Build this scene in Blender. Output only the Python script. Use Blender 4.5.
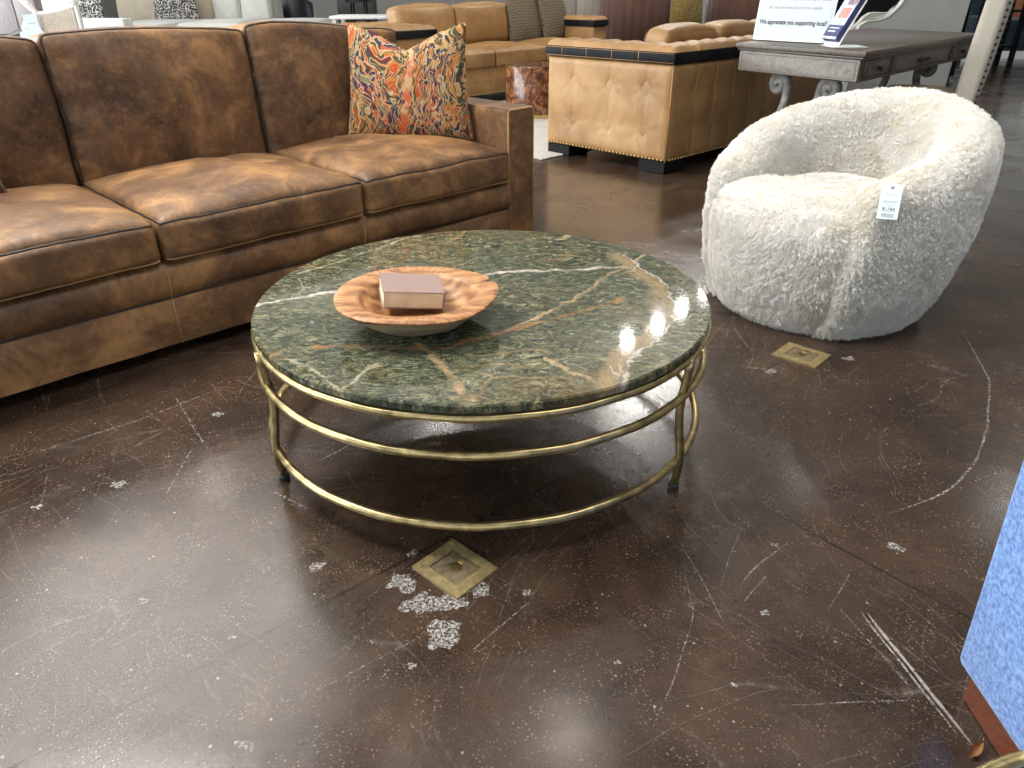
import bpy, bmesh, math, random
from mathutils import Vector, Matrix, noise
random.seed(7)
D = bpy.data
SC = bpy.context.scene
C = SC.collection
for o in list(D.objects): D.objects.remove(o)

# ---------------------------------------------------------------- camera
cam = D.cameras.new('camera'); co = D.objects.new('camera', cam); C.objects.link(co)
cam.sensor_fit = 'HORIZONTAL'; cam.sensor_width = 36.0
cam.lens = 36.0 * 740.0 / 1024.0
cam.clip_start = 0.05; cam.clip_end = 200
PITCH, ROLL, CAMH = 0.4951, 0.0073, 1.1529
cp, sp = math.cos(PITCH), math.sin(PITCH)
fw = Vector((0, cp, -sp)); up = Vector((0, sp, cp)); rt = Vector((1, 0, 0))
cr, sr = math.cos(ROLL), math.sin(ROLL)
rt2 = rt * cr - up * sr; up2 = rt * sr + up * cr
M = Matrix((rt2, up2, -fw)).transposed().to_4x4(); M.translation = Vector((0, 0, CAMH))
co.matrix_world = M
SC.camera = co

# ---------------------------------------------------------------- light and exposure
SC.view_settings.view_transform = 'Standard'
SC.view_settings.look = 'None'
SC.view_settings.gamma = 1.0
SC.view_settings.use_curve_mapping = False
SC.view_settings.exposure = 0.0
W = D.worlds.new('world'); SC.world = W; W.use_nodes = True
bg = W.node_tree.nodes['Background']
bg.inputs[0].default_value = (0.80, 0.90, 1.0, 1); bg.inputs[1].default_value = 1.6

def area(name, loc, direction, sx, sy, power, col=(1, 1, 1)):
    l = D.lights.new(name, 'AREA'); l.shape = 'RECTANGLE'; l.size = sx; l.size_y = sy
    l.energy = power; l.color = col
    o = D.objects.new(name, l); C.objects.link(o); o.location = loc
    o.rotation_euler = Vector(direction).to_track_quat('-Z', 'Y').to_euler()
    return o
# daylight through the shop windows in the left wall and behind the camera, added ceiling light fields
area('daylight_left', (-10.6, 5.0, 2.3), (1, 0, -0.05), 17.0, 3.2, 1500, (0.92, 0.97, 1.0))
area('daylight_rear', (-3.0, -4.8, 2.3), (0, 1, -0.05), 11.0, 3.2, 50, (0.92, 0.97, 1.0))
area('daylight_far', (10.4, 25.8, 2.3), (0, -1, -0.05), 6.2, 3.2, 260, (0.92, 0.97, 1.0))
PANELS = ((-2.8, 2.5, 1.8, 1.8, 340, 'above the brown leather sofa'), (1.3, 1.4, 1.6, 1.6, 75, 'above the fluffy chair'), (-3.4, 5.4, 3.4, 2.8, 58, 'beyond the brown leather sofa'))  # overhead lamps added for top light and floor glare
for (x, y, w, h_, e, nm) in PANELS:
    area('ceiling_glow', (x, y, 4.28), (0, 0, -1), w, h_, e, (1.0, 0.97, 0.92))
SPOTS = ((1.6, 9.3), (2.11, 9.8), (2.58, 10.4), (3.09, 11.1), (-3.0, 12.5), (-5.5, 12.5), (-1.0, 9.0))  # the last three are added to light the far background
for (x, y) in SPOTS:
    l = D.lights.new('spot_glow', 'POINT'); l.energy = 75; l.shadow_soft_size = 0.07; l.color = (1.0, 0.96, 0.9)
    o = D.objects.new('spot_glow', l); C.objects.link(o); o.location = (x, y, 4.0)
CANS = ((0.42, 4.0), (1.3, 7.9), (4.0, 8.2), (-3.7, 7.6), (6.0, 7.2))
for (x, y) in CANS:
    l = D.lights.new('can_glow', 'AREA'); l.shape = 'DISK'; l.size = 0.30; l.energy = 9; l.color = (1.0, 0.95, 0.87)
    o = D.objects.new('can_glow', l); C.objects.link(o); o.location = (x, y, 4.365)

# ---------------------------------------------------------------- material helpers
class NT:
    def __init__(s, name):
        s.m = D.materials.new(name); s.m.use_nodes = True
        s.t = s.m.node_tree; s.n = s.t.nodes; s.l = s.t.links
        s.b = s.n['Principled BSDF']
    def new(s, typ, **kw):
        n = s.n.new(typ)
        for k, v in kw.items(): setattr(n, k, v)
        return n
    def put(s, sock, v):
        if isinstance(v, bpy.types.NodeSocket): s.l.new(v, sock)
        elif v is not None:
            try: sock.default_value = v
            except Exception: sock.default_value = (*v, 1)
    def coord(s, which='Object'): return s.new('ShaderNodeTexCoord').outputs[which]
    def mapping(s, vec, scale=(1, 1, 1), rot=(0, 0, 0), loc=(0, 0, 0)):
        n = s.new('ShaderNodeMapping'); s.put(n.inputs[0], vec)
        n.inputs['Scale'].default_value = scale; n.inputs['Rotation'].default_value = rot; n.inputs['Location'].default_value = loc
        return n.outputs[0]
    def noise(s, vec, scale, detail=3, rough=0.55, dist=0.0, out=0):
        n = s.new('ShaderNodeTexNoise'); s.put(n.inputs['Vector'], vec)
        n.inputs['Scale'].default_value = scale; n.inputs['Detail'].default_value = detail
        n.inputs['Roughness'].default_value = rough; n.inputs['Distortion'].default_value = dist
        return n.outputs[out]
    def voro(s, vec, scale, feature='F1', out=0, rnd=1.0):
        n = s.new('ShaderNodeTexVoronoi', feature=feature); s.put(n.inputs['Vector'], vec)
        n.inputs['Scale'].default_value = scale; n.inputs['Randomness'].default_value = rnd
        return n.outputs[out]
    def wave(s, vec, scale, dist=0, detail=2, dscale=1.0, typ='BANDS', prof='SIN', direction='X'):
        n = s.new('ShaderNodeTexWave', wave_type=typ, wave_profile=prof)
        if typ == 'BANDS': n.bands_direction = direction
        s.put(n.inputs['Vector'], vec); n.inputs['Scale'].default_value = scale
        n.inputs['Distortion'].default_value = dist; n.inputs['Detail'].default_value = detail; n.inputs['Detail Scale'].default_value = dscale
        return n.outputs['Fac']
    def ramp(s, fac, stops, interp='LINEAR'):
        n = s.new('ShaderNodeValToRGB'); s.put(n.inputs[0], fac); e = n.color_ramp
        e.interpolation = interp
        while len(e.elements) < len(stops): e.elements.new(0.5)
        for el, (p, c) in zip(e.elements, stops):
            el.position = p; el.color = (*c, 1) if not isinstance(c, (int, float)) else (c, c, c, 1)
        return n.outputs[0]
    def rng(s, v, a, b, c=0.0, d=1.0, smooth=False):
        n = s.new('ShaderNodeMapRange'); s.put(n.inputs[0], v)
        if smooth: n.interpolation_type = 'SMOOTHSTEP'
        for i, x in enumerate((a, b, c, d)): n.inputs[i + 1].default_value = x
        return n.outputs[0]
    def mix(s, f, a, b, blend='MIX'):
        n = s.new('ShaderNodeMix', data_type='RGBA', blend_type=blend)
        s.put(n.inputs[0], f); s.put(n.inputs[6], a); s.put(n.inputs[7], b)
        return n.outputs[2]
    def math(s, op, a, b=None, c=None, clamp=False):
        n = s.new('ShaderNodeMath', operation=op, use_clamp=clamp)
        for i, x in enumerate((a, b, c)):
            if x is not None: s.put(n.inputs[i], x)
        return n.outputs[0]
    def vm(s, op, a, b=None, out=0):
        n = s.new('ShaderNodeVectorMath', operation=op); s.put(n.inputs[0], a)
        if b is not None:
            if op == 'SCALE': s.put(n.inputs['Scale'], b)
            else: s.put(n.inputs[1], b)
        return n.outputs[out]
    def seg(s, vec, a, b, w, soft=0.0):
        """mask that is 1 on the line from a to b (2-D), w half width"""
        a = Vector((a[0], a[1], 0)); b = Vector((b[0], b[1], 0)); d = b - a
        ap = s.vm('SUBTRACT', vec, tuple(a))
        t = s.math('MULTIPLY', s.vm('DOT_PRODUCT', ap, tuple(d), out=1), 1.0 / max(d.length_squared, 1e-9), clamp=True)
        q = s.vm('SUBTRACT', ap, s.vm('SCALE', tuple(d), t))
        return s.rng(s.vm('LENGTH', q, out=1), soft * w, w, 1.0, 0.0)
    def poly(s, vec, pts, w, soft=0.0):
        r = None
        for a, b in zip(pts, pts[1:]):
            m = s.seg(vec, a, b, w, soft); r = m if r is None else s.math('MAXIMUM', r, m)
        return r
    def bump(s, h, strength=0.3, dist=0.01):
        n = s.new('ShaderNodeBump'); s.put(n.inputs['Height'], h)
        n.inputs['Strength'].default_value = strength; n.inputs['Distance'].default_value = dist
        s.l.new(n.outputs[0], s.b.inputs['Normal'])
    def fin(s, col=None, rough=None, metal=None, spec=None, **kw):
        if col is not None: s.put(s.b.inputs['Base Color'], col if not isinstance(col, tuple) else (*col, 1))
        if rough is not None: s.put(s.b.inputs['Roughness'], rough)
        if metal is not None: s.put(s.b.inputs['Metallic'], metal)
        if spec is not None: s.put(s.b.inputs['Specular IOR Level'], spec)
        for k, v in kw.items(): s.put(s.b.inputs[k.replace('_', ' ')], v)
        return s.m

def plain(name, col, rough=0.6, metal=0.0, nscale=40, namt=0.12, bump=0.0, spec=0.5):
    t = NT(name); n = t.noise(t.coord(), nscale, 4)
    k = t.rng(n, 0.3, 0.7, 1 - namt, 1 + namt)
    c = t.vm('SCALE', tuple(col), k)
    if bump: t.bump(n, bump, 0.004)
    return t.fin(c, rough, metal, spec)

def leather(name, dark, mid, light, rough=0.42, scale=5.0, bump=0.25, spec=0.5):
    t = NT(name); v = t.coord()
    big = t.noise(v, scale, 8, 0.68, 0.5); fine = t.noise(v, scale * 8, 6, 0.65); cloud = t.noise(v, scale * 0.45, 3)
    c = t.ramp(t.math('ADD', t.math('MULTIPLY', big, 0.7), t.math('MULTIPLY', cloud, 0.3)), ((0.36, dark), (0.50, mid), (0.66, light)))
    c = t.mix(t.rng(fine, 0.5, 0.78, 0, 0.30), c, light)
    c = t.mix(t.rng(fine, 0.48, 0.25, 0, 0.35), c, dark)
    # faint pale scuff marks
    sc = t.noise(t.mapping(t.vm('ADD', v, t.vm('SCALE', t.noise(v, 5, 2, 0.5, 0, 1), 0.3)), (9, 30, 14), (0.4, 0.7, 0.5)), 1.6, 5, 0.7, 0.5)
    c = t.mix(t.math('MULTIPLY', t.rng(sc, 0.60, 0.70, 0, 0.45), t.rng(t.noise(v, 3, 2), 0.46, 0.6)), c, light)
    gr = t.voro(v, 300); cre = t.noise(v, scale * 3.5, 7, 0.62, 0.8)
    t.bump(t.math('ADD', t.math('MULTIPLY', gr, 0.16), cre), bump, 0.007)
    r = t.rng(big, 0.3, 0.7, rough - 0.06, rough + 0.1)
    return t.fin(c, r, spec=spec)

def cloth(name, col, col2=None, scale=260, rough=0.9, bump=0.3):
    t = NT(name); v = t.coord()
    n = t.noise(v, scale, 3, 0.6); big = t.noise(v, 6, 3)
    col2 = col2 or tuple(x * 0.72 for x in col)
    c = t.mix(t.rng(n, 0.35, 0.65), col2, col)
    c = t.vm('SCALE', c, t.rng(big, 0.3, 0.7, 0.93, 1.06))
    t.bump(n, bump, 0.003)
    return t.fin(c, rough, spec=0.2, Sheen_Weight=0.25)

# ---------------------------------------------------------------- mesh helpers
def obj(name, bm, m, parent=None, smooth=True, loc=None, angle=None):
    bmesh.ops.recalc_face_normals(bm, faces=bm.faces[:])
    me = D.meshes.new(name); bm.to_mesh(me); bm.free()
    if smooth:
        for p in me.polygons: p.use_smooth = True
        if angle is not None:
            me.set_sharp_from_angle(angle=math.radians(angle))
    if m is not None: me.materials.append(m)
    o = D.objects.new(name, me); C.objects.link(o)
    if parent is not None: o.parent = parent
    if loc is not None: o.location = loc
    return o
def thing(name, label, cat, loc=(0, 0, 0), rotz=0.0, group=None):
    o = D.objects.new(name, None); C.objects.link(o); o.empty_display_size = 0.1
    o.location = loc; o.rotation_euler = (0, 0, rotz)
    o['label'] = label; o['category'] = cat
    if group: o['group'] = group
    return o
def tag(o, label, cat, group=None):
    o['label'] = label; o['category'] = cat
    if group: o['group'] = group
    return o
def struct(o): o['kind'] = 'structure'; return o

def inst(src, parent, loc=None, rot=None, name=None):
    o = src.copy(); C.objects.link(o); o.parent = parent
    if loc is not None: o.location = loc
    if rot is not None: o.rotation_euler = rot
    return o
def copy_thing(root, loc, rotz, label, group=None):
    r = root.copy(); C.objects.link(r); r.location = loc; r.rotation_euler = (0, 0, rotz); r['label'] = label
    if group: r['group'] = group
    for ch in list(root.children):
        c = ch.copy(); C.objects.link(c); c.parent = r
        for g in list(ch.children):
            d = g.copy(); C.objects.link(d); d.parent = c
    return r

def add_box(bm, x0, x1, y0, y1, z0, z1, bev=0.0, seg=2, f=None):
    r = bmesh.ops.create_cube(bm, size=1.0); vs = r['verts']
    for v in vs:
        v.co = Vector(((x0 + x1) / 2 + v.co.x * (x1 - x0), (y0 + y1) / 2 + v.co.y * (y1 - y0), (z0 + z1) / 2 + v.co.z * (z1 - z0)))
    if bev:
        es = list({e for v in vs for e in v.link_edges})
        g = bmesh.ops.bevel(bm, geom=es, offset=bev, segments=seg, affect='EDGES', profile=0.5)
        vs = list(set(vs) & set(bm.verts)) if False else list({v for fa in g['faces'] for v in fa.verts} | {v for v in vs if v.is_valid})
    if f:
        for v in vs: v.co = Vector(f(v.co))
    return vs
def box(name, m, parent, x0, x1, y0, y1, z0, z1, bev=0.0, seg=2, f=None):
    bm = bmesh.new(); add_box(bm, x0, x1, y0, y1, z0, z1, bev, seg, f)
    return obj(name, bm, m, parent, smooth=bev > 0, angle=40 if bev > 0 else None)

def add_tube(bm, pts, r, n=8, closed=False, cap=True, flat=1.0):
    pts = [Vector(p) for p in pts]; k = len(pts); rings = []
    rr = r if isinstance(r, (list, tuple)) else [r] * k
    prev = None
    for i, p in enumerate(pts):
        a = pts[i - 1] if (i or closed) else p; b = pts[(i + 1) % k] if (i < k - 1 or closed) else p
        d = (b - a)
        if d.length < 1e-9: d = Vector((0, 0, 1))
        d.normalize()
        if prev is None:
            ref = Vector((0, 0, 1)) if abs(d.z) < 0.9 else Vector((1, 0, 0))
            x = d.cross(ref).normalized()
        else:
            x = (prev - d * prev.dot(d))
            x = x.normalized() if x.length > 1e-6 else d.orthogonal().normalized()
        prev = x; y = d.cross(x)
        rings.append([bm.verts.new(p + (x * math.cos(2 * math.pi * j / n) + y * math.sin(2 * math.pi * j / n) * flat) * rr[i]) for j in range(n)])
    for i in range(k if closed else k - 1):
        A, B = rings[i], rings[(i + 1) % k]
        for j in range(n): bm.faces.new((A[j], A[(j + 1) % n], B[(j + 1) % n], B[j]))
    if cap and not closed:
        bm.faces.new(rings[0]); bm.faces.new(rings[-1][::-1])
def tube(name, m, parent, pts, r, n=8, closed=False, flat=1.0):
    bm = bmesh.new(); add_tube(bm, pts, r, n, closed, True, flat); return obj(name, bm, m, parent)

def add_lathe(bm, prof, n=48, cx=0, cy=0, wob=None):
    rings = []
    for (r, z) in prof:
        if r < 1e-6: rings.append([bm.verts.new((cx, cy, z))]); continue
        ring = []
        for j in range(n):
            a = 2 * math.pi * j / n; q = r; zz = z
            if wob: q, zz = wob(r, z, a)
            ring.append(bm.verts.new((cx + q * math.cos(a), cy + q * math.sin(a), zz)))
        rings.append(ring)
    for A, B in zip(rings, rings[1:]):
        for j in range(n):
            j2 = (j + 1) % n
            if len(A) == 1 and len(B) == 1: continue
            if len(A) == 1: bm.faces.new((A[0], B[j], B[j2]))
            elif len(B) == 1: bm.faces.new((A[j], A[j2], B[0]))
            else: bm.faces.new((A[j], A[j2], B[j2], B[j]))
def lathe(name, m, parent, prof, n=48, wob=None, angle=35, loc=None):
    bm = bmesh.new(); add_lathe(bm, prof, n, 0, 0, wob); return obj(name, bm, m, parent, angle=angle, loc=loc)

def add_prism(bm, poly, y0, y1):
    """polygon in x,z extruded along y"""
    A = [bm.verts.new((x, y0, z)) for x, z in poly]; B = [bm.verts.new((x, y1, z)) for x, z in poly]
    bm.faces.new(A); bm.faces.new(B[::-1]); k = len(poly)
    for i in range(k): bm.faces.new((A[i], A[(i + 1) % k], B[(i + 1) % k], B[i]))

def cush_fn(L, Wd, T, r, crown=(0, 0, 0, 0), deform=None, seed=0.0, wr=0.004):
    """L along x, Wd along y, T along z; crown = bulge of top, bottom, sides x, sides y"""
    hx, hy, hz = L / 2, Wd / 2, T / 2
    ct, cb, cx, cy = crown
    def f(a, b, c):
        p = Vector((a * hx, b * hy, c * hz))
        q = Vector((max(-hx + r, min(hx - r, p.x)), max(-hy + r, min(hy - r, p.y)), max(-hz + r, min(hz - r, p.z))))
        d = p - q; m = max(abs(d.x), abs(d.y), abs(d.z))
        if m > 1e-9: p = q + d * (m / d.length)
        A, B, Cc = 1 - a ** 2, 1 - b ** 2, 1 - c ** 2
        u = p.copy()
        if c > 0: u.z += ct * (A * B) ** 0.6 * c
        else: u.z += cb * (A * B) ** 0.6 * c
        u.x += cx * a * (B * Cc) ** 0.7
        u.y += cy * b * (A * Cc) ** 0.7
        if wr:
            nv = noise.noise_vector(Vector((u.x * 5 + seed, u.y * 5, u.z * 5))) * wr
            n2 = noise.noise(Vector((u.x * 14 + seed, u.y * 14, u.z * 14))) * wr * 0.5
            u += nv + Vector((0, 0, n2))
        if deform: u = Vector(deform(u, a, b, c))
        return u
    return f
def add_cushion(bm, f, n=22):
    r = bmesh.ops.create_cube(bm, size=2.0)
    bmesh.ops.subdivide_edges(bm, edges=bm.edges[:], cuts=n - 1, use_grid_fill=True)
    e = lambda t: t * (1.5 - 0.5 * t * t)
    for v in bm.verts: v.co = f(e(v.co.x), e(v.co.y), e(v.co.z))
def cushion(name, m, parent, f, n=22, M=None):
    bm = bmesh.new(); add_cushion(bm, f, n)
    if M is not None: bmesh.ops.transform(bm, matrix=M, verts=bm.verts[:])
    return obj(name, bm, m, parent)
def edge_loop(f, axis, val, k=26, inset=1.0):
    out = []
    for s in range(4):
        for i in range(k):
            t = -1 + 2 * i / k; t = t * (1.5 - 0.5 * t * t)
            p, q = ((t, -1), (1, t), (-t, 1), (-1, -t))[s]
            p *= inset; q *= inset
            out.append(f(*((val, p, q) if axis == 0 else (p, val, q) if axis == 1 else (p, q, val))))
    return out
def piping(name, m, parent, f, axis, val, r=0.005, M=None):
    pts = edge_loop(f, axis, val)
    if M is not None: pts = [M @ p for p in pts]
    return tube(name, m, parent, pts, r, 6, closed=True)

def text_mesh(name, s, m, parent, size, M, align='LEFT', extr=0.0006, bold=0.0):
    cu = D.curves.new(name, 'FONT'); cu.body = s; cu.size = size; cu.align_x = align; cu.extrude = extr; cu.offset = bold
    o = D.objects.new(name, cu); C.objects.link(o)
    bpy.context.view_layer.update()
    me = D.meshes.new_from_object(o.evaluated_get(bpy.context.evaluated_depsgraph_get()))
    D.objects.remove(o)
    me.transform(M); me.materials.clear(); me.materials.append(m)
    q = D.objects.new(name, me); C.objects.link(q); q.parent = parent
    return q

# ---------------------------------------------------------------- materials
def floor_mat():
    t = NT('stained_concrete'); v = t.coord()
    big = t.noise(v, 0.9, 5, 0.6, 0.5); mid = t.noise(v, 3.6, 8, 0.70, 0.6); fine = t.noise(v, 240, 3, 0.7)
    c = t.ramp(t.math('ADD', t.math('MULTIPLY', big, 0.45), t.math('MULTIPLY', mid, 0.55)),
               ((0.37, (0.015, 0.0090, 0.0065)), (0.46, (0.032, 0.0200, 0.0140)), (0.54, (0.052, 0.0320, 0.0215)), (0.66, (0.095, 0.0640, 0.0430))))
    c = t.mix(t.rng(t.noise(v, 1.7, 4, 0.6), 0.55, 0.72, 0, 0.35), c, (0.085, 0.042, 0.022, 1))
    c = t.mix(t.rng(fine, 0.54, 0.70, 0, 0.5), c, (0.17, 0.105, 0.06, 1))
    c = t.mix(t.rng(fine, 0.42, 0.28, 0, 0.55), c, (0.010, 0.007, 0.005, 1))
    dots = t.voro(v, 120); c = t.mix(t.math('MULTIPLY', t.rng(dots, 0.16, 0.27, 0.75, 0.0), t.rng(t.noise(v, 9, 4, 0.7), 0.44, 0.60)), c, (0.27, 0.175, 0.10, 1))
    sp = t.voro(v, 55); gate = t.rng(t.noise(v, 24, 2), 0.60, 0.66)
    c = t.mix(t.math('MULTIPLY', t.rng(sp, 0.10, 0.2, 0.75, 0.0), gate), c, (0.36, 0.33, 0.30, 1))
    # random hairline scuffs, in several directions
    for k, (rot, sc) in enumerate(((0.5, 3.2), (1.25, 2.7), (2.3, 3.6), (2.9, 2.4))):
        w = t.vm('ADD', t.mapping(v, (1, 1, 1), (0, 0, rot), (k * 3.1, 0, 0)), t.vm('SCALE', t.noise(v, 1.3, 2, 0.5, 0, 1), 0.4))
        st = t.voro(t.mapping(w, (sc * 3.2, sc * 0.32, 1)), 1.0, 'DISTANCE_TO_EDGE')
        g = t.math('MULTIPLY', t.rng(t.noise(w, 2.3, 3), 0.52, 0.62), t.rng(t.noise(v, 60, 2), 0.4, 0.6, 0.2, 1.0))
        c = t.mix(t.math('MULTIPLY', t.rng(st, 0.0, 0.014, 0.33, 0.0), g), c, (0.24, 0.21, 0.185, 1))
    # sawn joints
    jv = t.mapping(v, (1, 1, 1), (0, 0, math.radians(-40)), (0.02, 0.3, 0))
    sx = t.new('ShaderNodeSeparateXYZ'); t.put(sx.inputs[0], jv)
    for ax in (0, 1):
        d = t.math('ABSOLUTE', t.math('SUBTRACT', t.math('FRACT', t.math('MULTIPLY', sx.outputs[ax], 1 / 2.9)), 0.5))
        c = t.mix(t.rng(d, 0.0006, 0.0016, 0.7, 0.0), c, (0.008, 0.006, 0.005, 1))
    r = t.rng(t.noise(v, 2.6, 6, 0.7, 0.6), 0.3, 0.72, 0.12, 0.36)
    t.bump(t.math('ADD', t.math('MULTIPLY', fine, 0.25), t.math('MULTIPLY', mid, 0.6)), 0.10, 0.004)
    return t.fin(c, r, spec=0.5, Coat_Weight=0.25, Coat_Roughness=0.16)

def mark_mat(name, col, lo, hi, nsc):
    # broken, chalky wear: the concrete shows through between the specks
    t = NT(name); v = t.coord()
    n = t.noise(v, nsc, 4, 0.75)
    cc = t.mix(t.noise(v, nsc * 2.5, 3, 0.7), tuple(x * 0.6 for x in col) + (1,), col + (1,))
    t.fin(cc, 0.8, spec=0.2)
    tr = t.new('ShaderNodeBsdfTransparent'); mx = t.new('ShaderNodeMixShader')
    t.put(mx.inputs[0], t.rng(n, lo, hi)); t.l.new(tr.outputs[0], mx.inputs[1]); t.l.new(t.b.outputs[0], mx.inputs[2])
    t.l.new(mx.outputs[0], t.n['Material Output'].inputs[0]); return t.m

def marble_mat():
    t = NT('green_marble'); v = t.coord()
    wp = t.vm('ADD', v, t.vm('SCALE', t.vm('SUBTRACT', t.noise(v, 5, 5, 0.65, 0, 1), (0.5, 0.5, 0.5)), 0.10))
    st = t.noise(t.mapping(wp, (9, 17, 6), (0, 0, 0.75)), 3.4, 9, 0.76, 1.2)
    st2 = t.noise(t.mapping(wp, (8, 26, 6), (0, 0, -0.15)), 4.6, 8, 0.78, 1.0)
    blot = t.noise(wp, 3.0, 6, 0.6, 0.5)
    c = t.ramp(st, ((0.38, (0.009, 0.016, 0.012)), (0.48, (0.032, 0.040, 0.024)), (0.55, (0.120, 0.116, 0.058)), (0.64, (0.34, 0.31, 0.18))))
    c2 = t.ramp(st2, ((0.38, (0.012, 0.020, 0.017)), (0.49, (0.040, 0.050, 0.034)), (0.57, (0.13, 0.135, 0.085)), (0.66, (0.36, 0.36, 0.25))))
    c = t.mix(t.rng(blot, 0.40, 0.60), c2, c)
    c = t.mix(t.rng(t.noise(wp, 2.2, 5, 0.6), 0.56, 0.72, 0, 0.5), c, (0.15, 0.085, 0.03, 1))
    # vein networks
    for sc, w, col, amt, g0 in ((4.2, 0.013, (0.36, 0.23, 0.11, 1), 0.6, 0.50), (8.5, 0.009, (0.42, 0.40, 0.28, 1), 0.5, 0.48), (19, 0.010, (0.42, 0.44, 0.36, 1), 0.45, 0.5), (38, 0.02, (0.30, 0.31, 0.22, 1), 0.4, 0.48)):
        e = t.voro(t.mapping(wp, (0.8, 1.9, 1.0), (0, 0, 0.6 + sc)), sc, 'DISTANCE_TO_EDGE')
        g = t.rng(t.noise(v, sc * 0.8, 3), g0, g0 + 0.14)
        c = t.mix(t.math('MULTIPLY', t.rng(e, 0.0, w * 2.2, amt, 0.0), g), c, col)
    fl = t.vm('MULTIPLY', wp, (1, 1, 0))
    fl = t.vm('ADD', fl, t.vm('MULTIPLY', t.vm('SUBTRACT', t.noise(v, 26, 4, 0.65, 0, 1), (0.5, 0.5, 0.5)), (0.035, 0.035, 0)))
    br = t.rng(t.noise(v, 16, 5, 0.75), 0.36, 0.62, 0.10, 1.0)
    V = [([(-0.615, -0.071), (-0.405, 0.044)], .013, (0.62, 0.58, 0.50, 1), .85),
  ([(-0.061, 0.149), (0.219, 0.198), (0.437, 0.22)], .011, (0.66, 0.58, 0.50, 1), .9),
  ([(0.393, -0.037), (0.065, -0.252), (-0.089, -0.334), (-0.386, -0.329)], .012, (0.35, 0.17, 0.06, 1), .8),
  ([(-0.145, -0.313), (-0.007, -0.602)], .014, (0.50, 0.33, 0.17, 1), .75),
  ([(0.154, -0.384), (0.257, -0.517)], .012, (0.5, 0.36, 0.2, 1), .7),
  ([(0.486, 0.323), (0.247, -0.04), (0.068, -0.246)], .010, (0.52, 0.36, 0.22, 1), .75),
  ([(-0.429, -0.388), (-0.281, -0.552), (-0.219, -0.42)], .008, (0.55, 0.5, 0.36, 1), .6),
  ([(-0.552, 0.181), (-0.237, 0.537)], .008, (0.5, 0.48, 0.36, 1), .5),
  ([(0.235, 0.493), (0.289, 0.55)], .012, (0.6, 0.45, 0.3, 1), .7)]
    for pts, w, col, a in V:
        c = t.mix(t.math('MULTIPLY', t.math('MULTIPLY', t.poly(fl, pts, w, 0.25), a), br), c, col)
    band = [(0.40, 0.33), (0.482, 0.078), (0.475, -0.105), (0.418, -0.264), (0.326, -0.411), (0.27, -0.556)]
    bcol = t.ramp(t.noise(t.mapping(wp, (26, 7, 6), (0, 0, 0.35)), 1.3, 6, 0.7, 0.6), ((0.32, (0.07, 0.06, 0.035)), (0.44, (0.30, 0.21, 0.105)), (0.54, (0.17, 0.14, 0.09)), (0.62, (0.40, 0.31, 0.20)), (0.72, (0.58, 0.50, 0.42))))
    c = t.mix(t.math('MULTIPLY', t.poly(fl, band, 0.036, 0.3), t.rng(t.noise(wp, 14, 5, 0.7), 0.30, 0.52, 0.3, 0.95)), c, bcol)
    c = t.mix(t.math('MULTIPLY', t.poly(fl, [(x + 0.028, y - 0.004) for x, y in band], 0.005, 0.3), t.math('MULTIPLY', br, 0.8)), c, (0.58, 0.52, 0.48, 1))
    return t.fin(c, t.rng(blot, 0.3, 0.7, 0.035, 0.06), spec=0.5)

def brass_mat(name='antique_brass', col=(0.47, 0.375, 0.185)):
    t = NT(name); v = t.coord()
    n = t.noise(v, 24, 5, 0.65, 0.4); f = t.noise(v, 180, 3)
    c = t.ramp(n, ((0.3, tuple(x * 0.5 for x in col)), (0.5, col), (0.72, tuple(min(1, x * 1.5) for x in col))))
    t.bump(t.math('ADD', n, t.math('MULTIPLY', f, 0.3)), 0.25, 0.003)
    return t.fin(c, t.rng(n, 0.3, 0.7, 0.27, 0.42), 0.95)

def wood_mat(name, dark, light, scale=1.0, rough=0.45, axis=(1, 12, 12), bump=0.1):
    t = NT(name); v = t.coord()
    g = t.noise(t.mapping(v, tuple(a * scale for a in axis)), 3.0, 7, 0.65, 1.2)
    f = t.noise(t.mapping(v, tuple(a * scale * 6 for a in axis)), 3.0, 3)
    c = t.ramp(g, ((0.3, dark), (0.7, light)))
    c = t.mix(t.rng(f, 0.5, 0.7, 0, 0.4), c, dark)
    t.bump(f, bump, 0.003)
    return t.fin(c, rough)

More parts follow.
